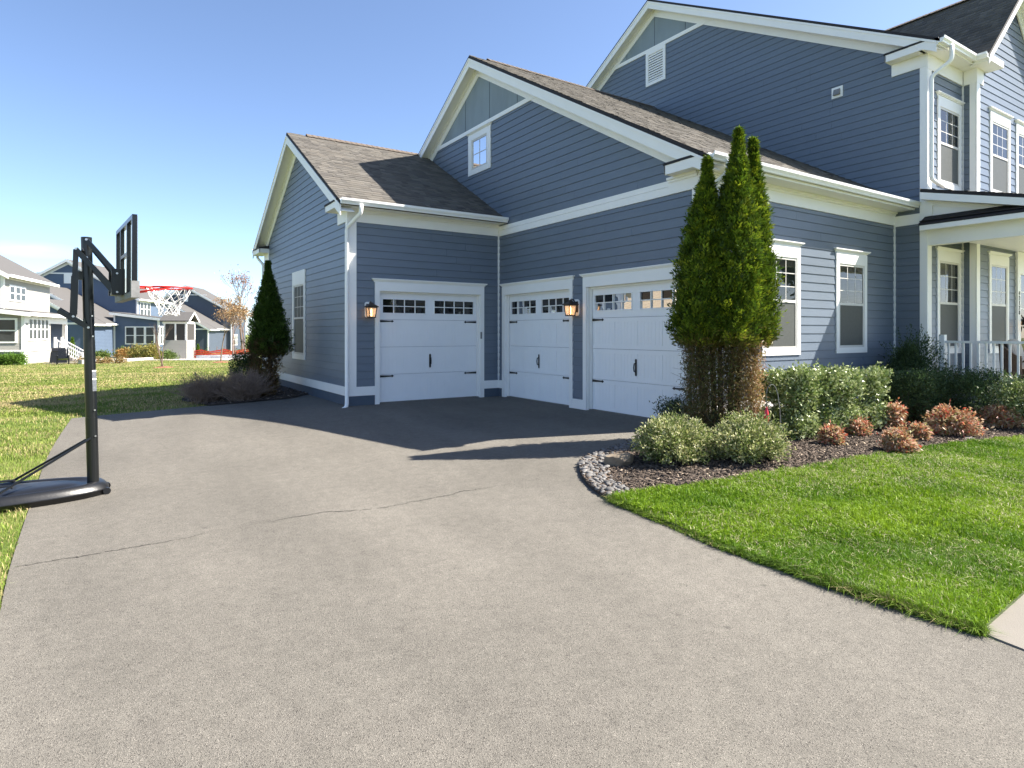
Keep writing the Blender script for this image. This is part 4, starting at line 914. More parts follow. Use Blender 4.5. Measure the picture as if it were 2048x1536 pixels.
# ================================================================ BASKETBALL HOOP
def pyp(u, v, Y): D = ray(u, v); p = D*(Y/D.y); p.z += CAM_H; return p
PB = Vector((-.10, 8.10, zg(-.1, 8.1)+.012)); PT = Vector((-.165, 8.14, 2.575))
hoop = thing('basketball_hoop', 'black portable basketball hoop with red rim at the driveway edge', 'basketball hoop', tuple(PB))
def pole_at(z): return PB.lerp(PT, (z-PB.z)/(PT.z-PB.z))
# base tank: rounded outline lofted through a few heights
def tank():
    g = PB.z; n = 48; out = []
    for k in range(n):
        a = 2*math.pi*k/n; ca, sa = math.cos(a), math.sin(a)
        x = math.copysign(abs(ca)**.55, ca); y = math.copysign(abs(sa)**.6, sa)
        X = -.62+.66*x; hw = .46-.20*((x+1)/2)**2; out.append((X, 8.17+hw*y))
    lev = [(0, .955), (.004, .965), (.058, .985), (.062, 1.0), (.072, 1.003), (.082, .995), (.118, .955), (.150, .90), (.163, .83), (.158, .77), (.136, .70), (.130, .62), (.150, .54), (.166, .44), (.172, .30), (.173, .1)]
    mb = MB()
    for z, s in lev:
        for X, Y in out: mb.v.append((-.58+(X+.58)*s, 8.19+(Y-8.19)*s, g+z*.86))
    for i in range(len(lev)-1):
        for k in range(n): a = i*n+k; b = i*n+(k+1) % n; mb.f.append((a, b, b+n, a+n))
    mb.f.append(tuple(range(n))[::-1]); mb.f.append(tuple((len(lev)-1)*n+k for k in range(n)))
    return mb.build('base', M['rubber'], hoop, smooth=True)
base = tank()
for dy in (-.15, .13):
    mb = MB(); mb.tube([(.022, 8.16+dy-.02, PB.z+.036), (.022, 8.16+dy+.02, PB.z+.036)], .036, 14); mb.build('wheel', M['rubber'], hoop)
mb = MB()
for dy in (-.18, .1): mb.tube([(-.95, 8.19+dy, PB.z+.17), (-.93, 8.19+dy, PB.z+.20), (-.80, 8.19+dy, PB.z+.20), (-.78, 8.19+dy, PB.z+.17)], .012, 6)
mb.build('base_lug', M['rubber'], base)
def seg(name, za, zb, r): a, b = pole_at(za), pole_at(zb); mb = MB(); mb.tube([a, b], r, 20); return mb.build(name, M['pole'], hoop, smooth=False)
mb = MB(); mb.tube([pole_at(PB.z+.05), pole_at(.62)], .056, 22, cap=True); mb.tube([pole_at(.60), pole_at(1.46)], .0535, 22); mb.tube([pole_at(1.44), PT], .0515, 22); mb.build('pole', M['pole'], hoop, smooth=False)
for z in (.42, .70, 1.5, 1.72):
    mb = MB(); p = pole_at(z); mb.tube([p+Vector((.03, -.05, 0)), p+Vector((.034, -.061, 0))], .009, 8); mb.build('bolt', M['steel'], hoop)
pb = pole_at(.40)
for e in ((-.98, 7.80), (-.90, 8.58)):
    mb = MB(); s_ = -1 if e[1] < 8.1 else 1; mb.tube([pb+Vector((-.01, .055*s_, 0)), (e[0], e[1], PB.z+.10)], .0125, 10); mb.build('brace', M['pole'], hoop)
    mb = MB(); mb.tube([(e[0], e[1]-.02, PB.z+.10), (e[0], e[1]+.02, PB.z+.10)], .014, 8); mb.build('bolt', M['steel'], hoop)
# stickers on the pole
for z0, z1, m in ((.905, 1.125, 'sticker'),):
    mb = MB(); a = pole_at(z0); b = pole_at(z1)
    for i in range(5):
        t0 = math.radians(-70+16*i); t1 = math.radians(-70+16*(i+1)); r = .0556
        f = lambda c, t: c+Vector((math.cos(t)*r, math.sin(t)*r, 0))
        mb.quad(f(a, t0), f(a, t1), f(b, t1), f(b, t0))
    mb.build('sticker', M['sticker'], hoop)
for zc in (1.035, 1.125):
    mb = MB(); a = pole_at(zc-.006); b = pole_at(zc+.006)
    for i in range(5):
        t0 = math.radians(-70+16*i); t1 = math.radians(-70+16*(i+1)); r = .0562
        f = lambda c, t: c+Vector((math.cos(t)*r, math.sin(t)*r, 0)); mb.quad(f(a, t0), f(a, t1), f(b, t1), f(b, t0))
    mb.build('sticker_stripe', M['white'], hoop)
# board frame directions
bn = Vector((.996, .088, 0)); bt = Vector((-.088, .996, 0)); BC = Vector((.218, 8.02, 0)); ZB0, ZB1 = 1.925, 2.742; HW = .685
def bp_(s, z, o=0): p = BC+bt*s+bn*o; p.z = z; return p
def bbox(mb, s0, s1, z0, z1, o0, o1): return mb.hexa([bp_(s0, z0, o0), bp_(s1, z0, o0), bp_(s1, z0, o1), bp_(s0, z0, o1), bp_(s0, z1, o0), bp_(s1, z1, o0), bp_(s1, z1, o1), bp_(s0, z1, o1)])
bb = MB(); bbox(bb, -HW, -HW+.045, ZB0, ZB1, -.045, 0); bbox(bb, HW-.045, HW, ZB0, ZB1, -.045, 0); bbox(bb, -HW+.045, HW-.045, ZB0, ZB0+.045, -.045, 0); bbox(bb, -HW+.045, HW-.045, ZB1-.045, ZB1, -.045, 0)
for s in (-.27, .27): bbox(bb, s-.022, s+.022, ZB0+.045, ZB1-.045, -.046, -.008)
bbox(bb, -.248, .248, ZB0+.44, ZB0+.475, -.044, -.009); board = bb.build('backboard', M['pole'], hoop)
def acrylic():
    m, n, l, p = nt('clear_acrylic'); tr = N(n, 'ShaderNodeBsdfTransparent'); tr.inputs['Color'].default_value = (.72, .8, .8, 1); df = N(n, 'ShaderNodeBsdfTranslucent'); df.inputs['Color'].default_value = (.7, .75, .75, 1)
    gl = N(n, 'ShaderNodeBsdfGlossy', Roughness=.05); a = N(n, 'ShaderNodeMixShader'); a.inputs[0].default_value = .25; b = N(n, 'ShaderNodeMixShader'); b.inputs[0].default_value = .06
    l.new(tr.outputs[0], a.inputs[1]); l.new(df.outputs[0], a.inputs[2]); l.new(a.outputs[0], b.inputs[1]); l.new(gl.outputs[0], b.inputs[2]); l.new(b.outputs[0], n['Material Output'].inputs['Surface']); return m
mb = MB(); bbox(mb, -HW+.01, HW-.01, ZB0+.01, ZB1-.01, .001, .008); mb.build('panel', acrylic(), board)
mb = MB(); bbox(mb, -HW-.012, HW+.012, ZB0-.03, ZB0+.03, -.055, .02); bbox(mb, -HW-.012, -HW+.05, ZB0+.03, ZB0+.14, -.055, .02); bbox(mb, HW-.05, HW+.012, ZB0+.03, ZB0+.14, -.055, .02); mb.build('edge_pad', M['greypad'], board)
# bracket behind the board and the four-bar lift arms
mb = MB()
for s in (-.13, .13): bbox(mb, s-.012, s+.012, ZB0+.02, ZB0+.30, -.17, -.046)
bbox(mb, -.14, .14, ZB0+.02, ZB0+.05, -.16, -.046); mb.build('mounting_bracket', M['pole'], hoop)
ends_hi = bp_(0, ZB0+.25, -.12); ends_lo = bp_(0, ZB0+.05, -.12)
ph = pole_at(2.54); pl = pole_at(2.345); rear = pyp(152, 499, 8.1)
for s in (-1, 1):
    off = Vector((0, .075*s, 0)); mb = MB(); mb.bar(ph+off, ends_hi+bt*.1*s, .022, .045); mb.build('lift_arm', M['pole'], hoop)
    mb = MB(); mb.bar(Vector((rear.x, rear.y, rear.z))+off, ends_lo+bt*.1*s, .022, .045); mb.build('lift_arm', M['pole'], hoop)
for p in (ph, pl, Vector(rear)):
    mb = MB(); mb.tube([p+Vector((0, -.1, 0)), p+Vector((0, .1, 0))], .012, 10); mb.build('bolt', M['steel'], hoop)
for p in (ends_hi, ends_lo):
    mb = MB(); mb.tube([p-bt*.16, p+bt*.16], .011, 10); mb.build('bolt', M['steel'], hoop)
# actuator strut and lower lever
lo = pyp(147, 633, 8.1); mb = MB(); mid = rear.lerp(lo, .42); mb.bar(rear, lo, .05, .04, (0, 1, 0)); mb.build('actuator', M['pole'], hoop)
mb = MB(); mb.bar(rear.lerp(lo, .40), lo+Vector((0, 0, .02)), .066, .062, (0, 1, 0)); mb.build('actuator_sleeve', M['pole'], hoop)
lp = pyp(117, 620, 8.1); lq = pyp(177, 655, 8.1)
for s in (-1, 1): mb = MB(); mb.bar(lp+Vector((0, .05*s, .01*s)), lq+Vector((0, .065*s, 0)), .02, .05); mb.build('lever', M['pole'], hoop)
for p in (lo, lq): mb = MB(); mb.tube([p+Vector((0, -.09, 0)), p+Vector((0, .09, 0))], .012, 10); mb.build('bolt', M['steel'], hoop)
pm_ = pyp(158, 551, 8.1); mb = MB(); mb.bar(pm_+Vector((-.02, 0, 0)), pole_at(pm_.z), .04, .09); mb.build('clamp', M['pole'], hoop)
# rim, its braces and net
RC = bp_(0, 2.05, .40); RR = .235; mb = MB()
mb.tube([RC+bt*RR*math.cos(a)+bn*RR*math.sin(a) for a in [2*math.pi*k/36 for k in range(37)]], .0105, 8, cap=False)
for s in (-1, 1):
    mb.tube([bp_(.09*s, 2.045, .02), RC+bt*RR*.62*s-bn*RR*.78], .0105, 8); mb.tube([bp_(.10*s, 1.975, .02), RC+bt*RR*.99*s-bn*.02+Vector((0, 0, -.004))], .0095, 8)
mb.build('rim', M['red'], hoop, smooth=True)
mb = MB(); bbox(mb, -.12, .12, 1.94, 2.08, .008, .035); mb.build('rim_plate', M['greypad'], hoop)
mb = MB(); NS = 12; lev = [(0, RR-.005), (-.09, .20), (-.145, .155), (-.195, .125), (-.24, .108), (-.285, .10), (-.31, .11)]
def kn(i, k): z, r = lev[i]; a = 2*math.pi*(k+.5*(i % 2))/NS; sag = .012*math.sin(k*2.3+i); return RC+bt*r*math.cos(a)+bn*r*math.sin(a)+Vector((0, 0, z+sag*(i > 0)))
for i in range(len(lev)-1):
    for k in range(NS):
        d = 0 if i % 2 == 0 else 1
        for t in ((k, k-1) if i % 2 == 0 else (k, k+1)):
            a, b = kn(i, k), kn(i+1, t); m_ = a.lerp(b, .5)+Vector((0, 0, -.006)); mb.tube([a, m_, b], .0042, 5, cap=False)
mb.build('net', M['net'], hoop, smooth=True)

# ================================================================ PLANTS
def unit(v): return v/np.maximum(np.linalg.norm(v, axis=1, keepdims=True), 1e-9)
def leafquads(pos, d, L, W, r):
    n = len(pos); s = unit(np.cross(d, r.normal(size=(n, 3)))); L = L[:, None]; W = W[:, None]
    V = np.stack([pos, pos+d*L*.5-s*W*.5, pos+d*L, pos+d*L*.5+s*W*.5], 1).reshape(-1, 3); i = np.arange(n)*4
    return V, np.stack([i, i+1, i+2, i+3], 1)
def pick(pal, n, r, jit=.25):
    p = np.array(pal); return p[r.integers(len(p), size=n)]*r.uniform(1-jit, 1+jit, (n, 1))
def lump(d, r, amp=.18, f=2.6):
    s = np.zeros(len(d))
    for _ in range(7): s += np.sin(d @ r.normal(0, f, 3)+r.uniform(0, 6.3))
    return 1+amp*s/2.6
def shrub(name, label, cat, c, rad, n, L, W, pal, m='leaf', seed=1, group=None, box=0, up=.35, stems=7, clus=9, zc=.55, amp=.18, tall=0, shoots=0, jit=1.0):
    r = np.random.default_rng(seed); c = Vector(c); root = thing(name, label, cat, tuple(c), group)
    k = max(n//clus, 8); d = unit(r.normal(size=(k, 3))); d[:, 2] = np.where(d[:, 2] < -.75, -d[:, 2], d[:, 2])
    e = d.copy()
    if box: e = np.sign(d)*np.abs(d)**(1-box); e = e/np.maximum(np.abs(e).max(1, keepdims=True), .01)*(1-.22*(1-np.abs(d).max(1, keepdims=True)))*.92
    rr = lump(d, r, amp)*(1-.6*r.random(k)**2.0)
    tips = e*rr[:, None]*np.array(rad)
    cen = np.array([c.x, c.y, c.z+rad[2]*zc])
    idx = np.repeat(np.arange(k), clus); P = tips[idx]+r.normal(0, 1, (len(idx), 3))*np.array([L*jit, L*jit, L*1.1*jit])
    P += cen; ok = P[:, 2] > c.z+.03; P = P[ok]; idx = idx[ok]; n = len(P)
    dd = unit(d[idx]*.7+r.normal(0, .75, (n, 3))+np.array([0, 0, up]))
    cl = pick(pal, k, r, .18)[idx]*r.uniform(.75, 1.25, (n, 1)); mixc = pick(pal, n, r, .2); cl = cl*.6+mixc*.4
    V, F = leafquads(P, dd, L*r.uniform(.7, 1.25, n), W*r.uniform(.7, 1.25, n), r)
    if shoots:
        q = r.integers(k, size=shoots); ns = 16; qi = np.repeat(q, ns); tt = np.tile(np.linspace(.7, 1.0, ns), shoots)*np.repeat(r.uniform(1.1, 1.38, shoots), ns)
        Ps = (e[qi]*lump(d, r, 0)[qi, None]*np.array(rad))*tt[:, None]+cen+r.normal(0, .008, (len(qi), 3)); Ps[:, 2] += .06*(tt-.7)
        ds = unit(d[qi]*.8+r.normal(0, .55, (len(qi), 3))+np.array([0, 0, .4])); okk = Ps[:, 2] > c.z+.04; Ps = Ps[okk]; ds = ds[okk]; m2_ = len(Ps)
        V2, F2 = leafquads(Ps, ds, L*r.uniform(.6, 1.0, m2_), W*r.uniform(.6, 1.0, m2_), r); F = np.concatenate([F, F2+len(V)]); V = np.concatenate([V, V2]); cl = np.concatenate([cl, pick(pal, m2_, r, .25)])
    npmesh('foliage', V, F, np.repeat(cl, 4, 0), M[m], root)
    mb = MB()
    for i in range(stems):
        t = tips[r.integers(k)]*.8+cen; mb.tube([c+Vector((r.normal(0, .03), r.normal(0, .03), -.02)), c.lerp(Vector(t), .5)+Vector((0, 0, rad[2]*.12)), Vector(t)], [.012, .008, .003], 5)
    mb.build('stem', M['bark'], root); return root

def arbor(root, ax, ay, az0, az1, rbase, n, seed, pal, brown, zb, lean=(0, 0), prof=None, skirt=.25):
    "one feathery spire: flat fan sprays of scale leaves round a tapering axis"
    r = np.random.default_rng(seed); per = 15; k = n//per
    t = r.random(k)**1.12; a = r.uniform(0, 2*np.pi, k)
    R = rbase*(prof(t) if prof else (1-t)**.62)
    bump = 1+.08*np.sin(a*3+t*9+seed)+.12*np.sin(a*6-t*23+seed*2)+.13*np.sin(a*10+t*37+seed)+.07*r.normal(size=k)
    rr = np.maximum(R-.05, .01)*bump*(1-.42*r.random(k)**1.8)
    c = np.stack([ax+lean[0]*t+rr*np.cos(a), ay+lean[1]*t+rr*np.sin(a), az0+(az1-az0)*t], 1)
    out = np.stack([np.cos(a), np.sin(a), np.zeros(k)], 1)
    A_ = unit(out*.55+np.array([0, 0, .9])+r.normal(0, .28, (k, 3))); B_ = unit(np.cross(A_, out+r.normal(0, .55, (k, 3))))
    L_ = r.uniform(.09, .19, k)*np.clip(.22+R/max(rbase, .01), .28, 1.15)
    idx = np.repeat(np.arange(k), per); m = len(idx); s = r.random(m); sg = r.choice([-1., 1.], m)
    P = c[idx]+A_[idx]*(s*L_[idx])[:, None]+B_[idx]*(sg*L_[idx]*.30*(1.05-s)*r.random(m))[:, None]+r.normal(0, .006, (m, 3))
    d = unit(A_[idx]+B_[idx]*(sg*.65)[:, None]+r.normal(0, .16, (m, 3))+np.array([0, 0, -.12])*s[:, None])
    sd = unit(np.cross(d, np.cross(A_, B_)[idx]+r.normal(0, .25, (m, 3))))
    base = pick(pal, k, r, .34)[idx]; C = base*r.uniform(.8, 1.2, (m, 1))*(.85+.3*s[:, None])
    br = np.clip((zb-P[:, 2])/.45+.25*r.normal(size=m), 0, 1)[:, None]
    C = C*(1-br)+pick(brown, m, r, .3)*br
    Ls = r.uniform(.04, .075, m)[:, None]; W_ = r.uniform(.011, .02, m)[:, None]
    V = np.stack([P, P+d*Ls*.5-sd*W_*.5, P+d*Ls, P+d*Ls*.5+sd*W_*.5], 1).reshape(-1, 3); i = np.arange(m)*4
    return npmesh('crown', V, np.stack([i, i+1, i+2, i+3], 1), np.repeat(C, 4, 0), M['leaf'], root)
def trunk(root, a, b, r0, r1): mb = MB(); a = Vector(a); b = Vector(b); mb.tube([a, a.lerp(b, .5)+Vector((random.gauss(0, .02), random.gauss(0, .02), 0)), b], [r0, (r0+r1)/2, r1], 9); return mb.build('trunk', M['bark'], root, smooth=True)
GP = [(.04, .075, .006), (.08, .135, .010), (.125, .185, .013), (.20, .245, .016), (.05, .09, .008)]
BRN = [(.17, .095, .035), (.25, .15, .055), (.11, .065, .03), (.12, .12, .03), (.30, .20, .09)]
tc_ = Vector((7.60, 5.68, zg(7.6, 5.68)+.045))
arb = thing('arborvitae', 'tall arborvitae with three pointed spires and browning base at the garage corner', 'tree', tuple(tc_))
def loc_px(u, base=tc_): k = (u-1484)/138.5; return base.x+RV.x*k, base.y+RV.y*k
fullprof = lambda t: np.where(t < .10, .80+2.0*t, np.clip(1.0-((t-.10)/.90)**1.75*.985, .015, 1))
for u, zt, rb, n, sd, lu in ((1416, 4.03, .37, 62000, 1, 16), (1474, 4.41, .385, 74000, 2, 16), (1535, 4.35, .275, 52000, 3, -5)):
    x, y = loc_px(u); k = lu/138.5; off = -.10 if sd == 2 else (.12 if sd == 3 else 0)
    arbor(arb, x+FV.x*off, y+FV.y*off, 1.32, zt, rb, n, sd, GP, BRN, 1.55, (RV.x*k, RV.y*k), fullprof)
for i, (u, lean) in enumerate(((1408, -.04), (1440, 0), (1462, .02), (1490, .03), (1512, .04))):
    x, y = loc_px(u); x0, y0 = loc_px(1455+(u-1455)*.55); trunk(arb, (x0, y0, tc_.z-.03), (x, y, 2.6), .045, .022)
# dead, thinning foliage hanging round the stems below the green
r = np.random.default_rng(12); n = 26000; cl_ = r.integers(0, 9, n); us = np.array([1396, 1412, 1428, 1446, 1470, 1484, 1500, 1516, 1527])[cl_]+r.normal(0, 5.5, n)
k = (us-1484)/138.5; dp = r.normal(0, .13, n); z = tc_.z+.02+1.42*r.random(n)**.8
P = np.stack([tc_.x+RV.x*k+FV.x*dp, tc_.y+RV.y*k+FV.y*dp, z], 1); d = unit(r.normal(0, .5, (n, 3))+np.array([0, 0, -.35]))
wr = np.clip((us-1470)/60, 0, 1)[:, None]; C_ = pick([(.13, .11, .035), (.10, .09, .03), (.16, .10, .045), (.09, .11, .025)], n, r, .35)*(1-wr)+pick([(.34, .20, .075), (.28, .13, .06), (.22, .19, .05), (.36, .26, .13)], n, r, .35)*wr
V, F = leafquads(P, d, r.uniform(.04, .09, n), r.uniform(.007, .014, n), r); npmesh('dead_foliage', V, F, np.repeat(C_, 4, 0), M['leaf'], arb)
mb = MB()
for i in range(90):
    u = random.uniform(1388, 1528); x, y = loc_px(u); zz = random.uniform(.2, 1.4); p = Vector((x, y, tc_.z+zz)); d_ = Vector((random.gauss(0, .14), random.gauss(0, .14), random.uniform(.05, .22))); mb.tube([p-d_, p+d_], [.004, .0015], 4)
mb.build('twig', M['twig'], arb)
# conical arborvitae by the side wall
lc = gpt(545, 797); lc = Vector((3.45, 16.2, zg(3.45, 16.2)+.03))
la = thing('arborvitae', 'dark conical arborvitae beside the narrow side window', 'tree', tuple(lc))
GD = [(.032, .068, .010), (.05, .10, .014), (.07, .125, .016), (.04, .075, .012)]
arbor(la, lc.x, lc.y, .95, 3.28, .46, 66000, 8, GD, BRN, 1.15, (-.05, 0), lambda t: np.where(t < .12, .82+1.5*t, np.clip(1.0-((t-.12)/.88)**1.12*.985, .02, 1)))
arbor(la, lc.x-.12, lc.y-.02, -.1, 1.3, .40, 15000, 9, [(.08, .05, .025), (.06, .07, .02), (.10, .065, .03)], BRN, .9, (0, 0), lambda t: .65+.35*t)
trunk(la, (lc.x, lc.y, lc.z-.04), (lc.x-.03, lc.y, 2.5), .07, .03)
# small variegated spreading shrubs
VG = [(.38, .38, .16), (.14, .19, .045), (.55, .53, .32), (.22, .27, .08), (.08, .12, .03)]
def G(u, v, dz=.045): p = gpt(u, v); p.z = zg(p.x, p.y)+dz; return p
shrub('shrub', 'spreading cream and green shrub behind the tan rock', 'shrub', G(1346, 932), (.41, .37, .25), 11000, .044, .019, VG, seed=21, group='cream and green shrubs', zc=.78, amp=.34, up=.6, clus=14, shoots=240, jit=.7)
shrub('shrub', 'spreading cream and green shrub in front of the garden hook', 'shrub', G(1502, 928), (.42, .38, .28), 11000, .044, .019, VG, seed=22, group='cream and green shrubs', zc=.78, amp=.34, up=.6, clus=14, shoots=240, jit=.7)
shrub('shrub', 'small dark shrub at the foot of the garage door', 'shrub', G(1348, 856), (.26, .24, .24), 3200, .04, .018, [(.05, .08, .035), (.09, .12, .06)], seed=23, zc=.7, amp=.35)
shrub('shrub', 'low dark shrub at the foot of the browning arborvitae', 'shrub', G(1420, 882), (.36, .26, .20), 3500, .035, .016, [(.04, .065, .03), (.08, .10, .05)], seed=24, zc=.7, amp=.3)
# hedge and foundation shrubs
HG = [(.17, .23, .06), (.26, .32, .11), (.09, .14, .03), (.46, .50, .28)]  # palest leaf colour imitates the white highlights on glossy leaves
hp = wpt(1600, 800, 9.4); hp.z = zg(hp.x, hp.y)+.045
shrub('shrub', 'glossy light green rounded shrub under the shaded siding by the arborvitae', 'shrub', hp, (.64, .42, .45), 19000, .055, .033, HG, 'gloss', 31, 'glossy hedge shrubs', box=.55, zc=.98, amp=.14, shoots=40, jit=.7)
hp = wpt(1690, 800, 9.95); hp.z = zg(hp.x, hp.y)+.045
shrub('shrub', 'glossy light green rounded shrub below the farther ground floor window', 'shrub', hp, (.70, .42, .475), 19000, .055, .033, HG, 'gloss', 32, 'glossy hedge shrubs', box=.55, zc=.98, amp=.14, shoots=40, jit=.7)
DK = [(.035, .065, .022), (.055, .095, .035), (.085, .13, .05)]
hp = wpt(1815, 800, 10.9); hp.z = zg(hp.x, hp.y)+.045
shrub('shrub', 'rounded dark green shrub between the glossy hedge and the porch', 'shrub', hp, (.58, .55, .45), 13000, .04, .02, DK, 'leaf', 33, box=.3, zc=.98)
hp = wpt(1822, 700, 12.5); hp.z = zg(hp.x, hp.y)+.045
shrub('shrub', 'tall loose dark shrub in the corner beside the porch railing', 'shrub', hp, (.56, .46, .74), 9000, .055, .022, DK, 'leaf', 34, zc=.95, amp=.4, stems=14, up=.9, shoots=80)
hp = wpt(1935, 800, 11.1); hp.z = zg(hp.x, hp.y)+.045
shrub('shrub', 'wide dark hedge shrub in front of the white porch railing', 'shrub', hp, (.86, .5, .42), 16000, .04, .02, DK, 'leaf', 35, box=.45, zc=.97)
hp = wpt(2060, 800, 10.4); hp.z = zg(hp.x, hp.y)+.045
shrub('shrub', 'glossy green shrub at the far end of the porch hedge', 'shrub', hp, (.46, .46, .40), 9000, .045, .026, HG, 'gloss', 36, box=.3, zc=.98)
# dwarf red nandinas
NA = [(.50, .085, .055), (.44, .22, .12), (.22, .24, .08), (.60, .42, .30), (.36, .16, .085), (.36, .31, .13), (.62, .48, .36)]
ND = [(.10, .05, .03), (.08, .07, .03), (.14, .08, .05)]  # darker leaf set: shade put into the colour of the two shaded nandinas
NAL = ['small upright red nandina at the front edge of the glossy hedge', 'low pinkish nandina tucked against the glossy hedge', 'tall narrow red nandina in front of the rounded dark shrub', 'full red nandina closest to the lawn edge', 'pale yellowish nandina between two redder ones', 'largest dome shaped red nandina before the wide dark hedge', 'loose red nandina beyond the flat pale stone', 'shaded brownish nandina under the rounded dark shrub', 'shaded dull nandina under the wide dark hedge']
for i, (u, v, wpx, hpx) in enumerate(((1662, 896, 50, 50), (1714, 876, 56, 42), (1786, 866, 56, 62), (1795, 910, 70, 54), (1838, 886, 50, 40), (1904, 876, 92, 62), (1990, 860, 80, 54), (1846, 852, 54, 46), (1900, 838, 54, 44))):
    p = G(u, v); w_ = p.x*FV.x+p.y*FV.y; s = w_/FPX
    shrub('nandina', NAL[i], 'shrub', p, (max(wpx*s*.5-.10, .07), max(wpx*s*.5-.10, .07), max(hpx*s*.5-.07, .08)), 2100+int(wpx*26), .06, .024, ND if i > 6 else NA, 'leaf', 40+i, 'dwarf nandinas in the mulch bed', zc=.95, amp=.28, up=-.1, stems=5, jit=.6, clus=7)
# bare twiggy shrubs and a green one in the side bed
def twiggy(name, label, c, rad, n, seed, group=None):
    r = random.Random(seed); root = thing(name, label, 'shrub', tuple(c), group); mb = MB(); c = Vector(c)
    for i in range(n):
        a = r.uniform(0, 2*math.pi); e = r.uniform(.05, 1.0); d = Vector((math.cos(a)*(1-e*.55), math.sin(a)*(1-e*.55), .25+e*.75)).normalized(); L = r.uniform(.6, 1.0)
        b = c+Vector((r.gauss(0, .12), r.gauss(0, .12), -.02)); t = Vector((b.x+d.x*rad[0]*L, b.y+d.y*rad[1]*L, c.z+d.z*rad[2]*L)); m_ = b.lerp(t, .5)+Vector((r.gauss(0, .04), r.gauss(0, .04), .05))
        mb.tube([b, m_, t], [.006, .0045, .0022], 3, cap=False)
        for _ in range(4):
            s = m_.lerp(t, r.random()); q = s+Vector((r.gauss(0, .07), r.gauss(0, .07), abs(r.gauss(.05, .05)))); mb.tube([s, q], [.003, .0016], 3, cap=False)
    mb.build('twig', M['plum'], root, fix=False); return root
M['plum'] = mat('plum_twig', (.23, .165, .125), .9, .3, 30)
p = gpt(415, 806); twiggy('bare_shrub', 'bare purplish brown twig shrub at the end of the side bed', (p.x, p.y+.1, p.z+.02), (.78, .7, .82), 700, 3, 'bare shrubs in the side bed')
p = gpt(492, 803); twiggy('bare_shrub', 'bare purplish brown twig shrub at the foot of the conical arborvitae', (p.x, p.y+.15, p.z+.02), (.72, .7, .86), 640, 4, 'bare shrubs in the side bed')
p = wpt(492, 745, 17.2); p.z = zg(p.x, p.y)
shrub('shrub', 'green leafy shrub behind the bare twig shrubs', 'shrub', p, (.42, .45, .52), 7000, .05, .026, [(.045, .075, .025), (.07, .11, .035), (.03, .055, .02)], 'leaf', 51, zc=.95, amp=.3)
# garden hook with a small red feeder
hb = G(1563, 862); hw = 8.6; mb = MB()
top = []
h0 = Vector((8.30, 5.28, zg(8.3, 5.28)+.04)); 
hk = wpt(1563, 852, 8.15); hk.z = zg(hk.x, hk.y)+.03
a_ = [hk, wpt(1560, 820, 8.15), wpt(1556, 790, 8.15), wpt(1551, 774, 8.15), wpt(1546, 769, 8.15), wpt(1540, 770, 8.15), wpt(1535, 776, 8.15), wpt(1533, 786, 8.15)]
mb.tube(a_, .0042, 6); tag(mb.build('garden_hook', M['greypad']), 'thin wire garden hook standing in front of the glossy hedge', 'hook')
fd = wpt(1533, 830, 8.15); ft = thing('bird_feeder', 'small red teardrop feeder hanging from the wire garden hook', 'feeder', tuple(fd))
mb = MB(); mb.lathe((fd.x, fd.y, fd.z), [(.001, -.115), (.022, -.10), (.036, -.05), (.034, .0), (.022, .06), (.008, .10), (.002, .11)], 14); mb.build('bottle', mat('red_glass', (.55, .03, .04), .25, .1, 10), ft, smooth=True)
mb = MB(); mb.tube([(fd.x, fd.y, fd.z+.105), tuple(wpt(1533, 786, 8.15))], .002, 5); mb.build('wire', M['greypad'], ft)

# ================================================================ NEIGHBOURING HOUSES AND GARDENS
def farsiding(name, c, per=.16):
    m, n, l, p = nt(name); p.inputs['Roughness'].default_value = .6
    tcn = N(n, 'ShaderNodeTexCoord'); sp = N(n, 'ShaderNodeSeparateXYZ'); l.new(tcn.outputs['Object'], sp.inputs[0])
    dv = N(n, 'ShaderNodeMath', operation='DIVIDE'); dv.inputs[1].default_value = per; l.new(sp.outputs['Z'], dv.inputs[0]); fr = N(n, 'ShaderNodeMath', operation='FRACT'); l.new(dv.outputs[0], fr.inputs[0])
    bp = N(n, 'ShaderNodeBump', Strength=.9, Distance=.02, invert=True); l.new(fr.outputs[0], bp.inputs['Height']); l.new(bp.outputs[0], p.inputs['Normal'])
    nz = N(n, 'ShaderNodeTexNoise', Scale=1.2, Detail=3); l.new(tcn.outputs['Object'], nz.inputs['Vector']); mx_ = N(n, 'ShaderNodeMix', data_type='RGBA'); mx_.inputs[6].default_value = (*[x*.92 for x in c], 1); mx_.inputs[7].default_value = (*[x*1.08 for x in c], 1); l.new(nz.outputs['Fac'], mx_.inputs[0]); l.new(mx_.outputs[2], p.inputs['Base Color']); return m
M['fblue'] = farsiding('far_blue_siding', (.085, .12, .18)); M['fnavy'] = farsiding('far_slate_siding', (.062, .078, .105)); M['fwhite'] = farsiding('far_white_siding', (.32, .31, .28)); M['ftan'] = farsiding('far_tan_siding', (.26, .21, .16))
M['froof'] = mat('far_shingles', (.085, .081, .078), .92, .12, 6, bump=.3, bscale=10)
class Fr:
    def __init__(s, u, v, w, al): s.O = wpt(u, v, w); a = math.radians(al); s.p = Vector((math.cos(a), -math.sin(a), 0)); s.q = Vector((math.sin(a), math.cos(a), 0))
    def pt(s, l, d, z): return s.O+s.p*l+s.q*d+Vector((0, 0, z))
    def box(s, mb, l0, l1, d0, d1, z0, z1): return mb.hexa([s.pt(l0, d0, z0), s.pt(l1, d0, z0), s.pt(l1, d1, z0), s.pt(l0, d1, z0), s.pt(l0, d0, z1), s.pt(l1, d0, z1), s.pt(l1, d1, z1), s.pt(l0, d1, z1)])
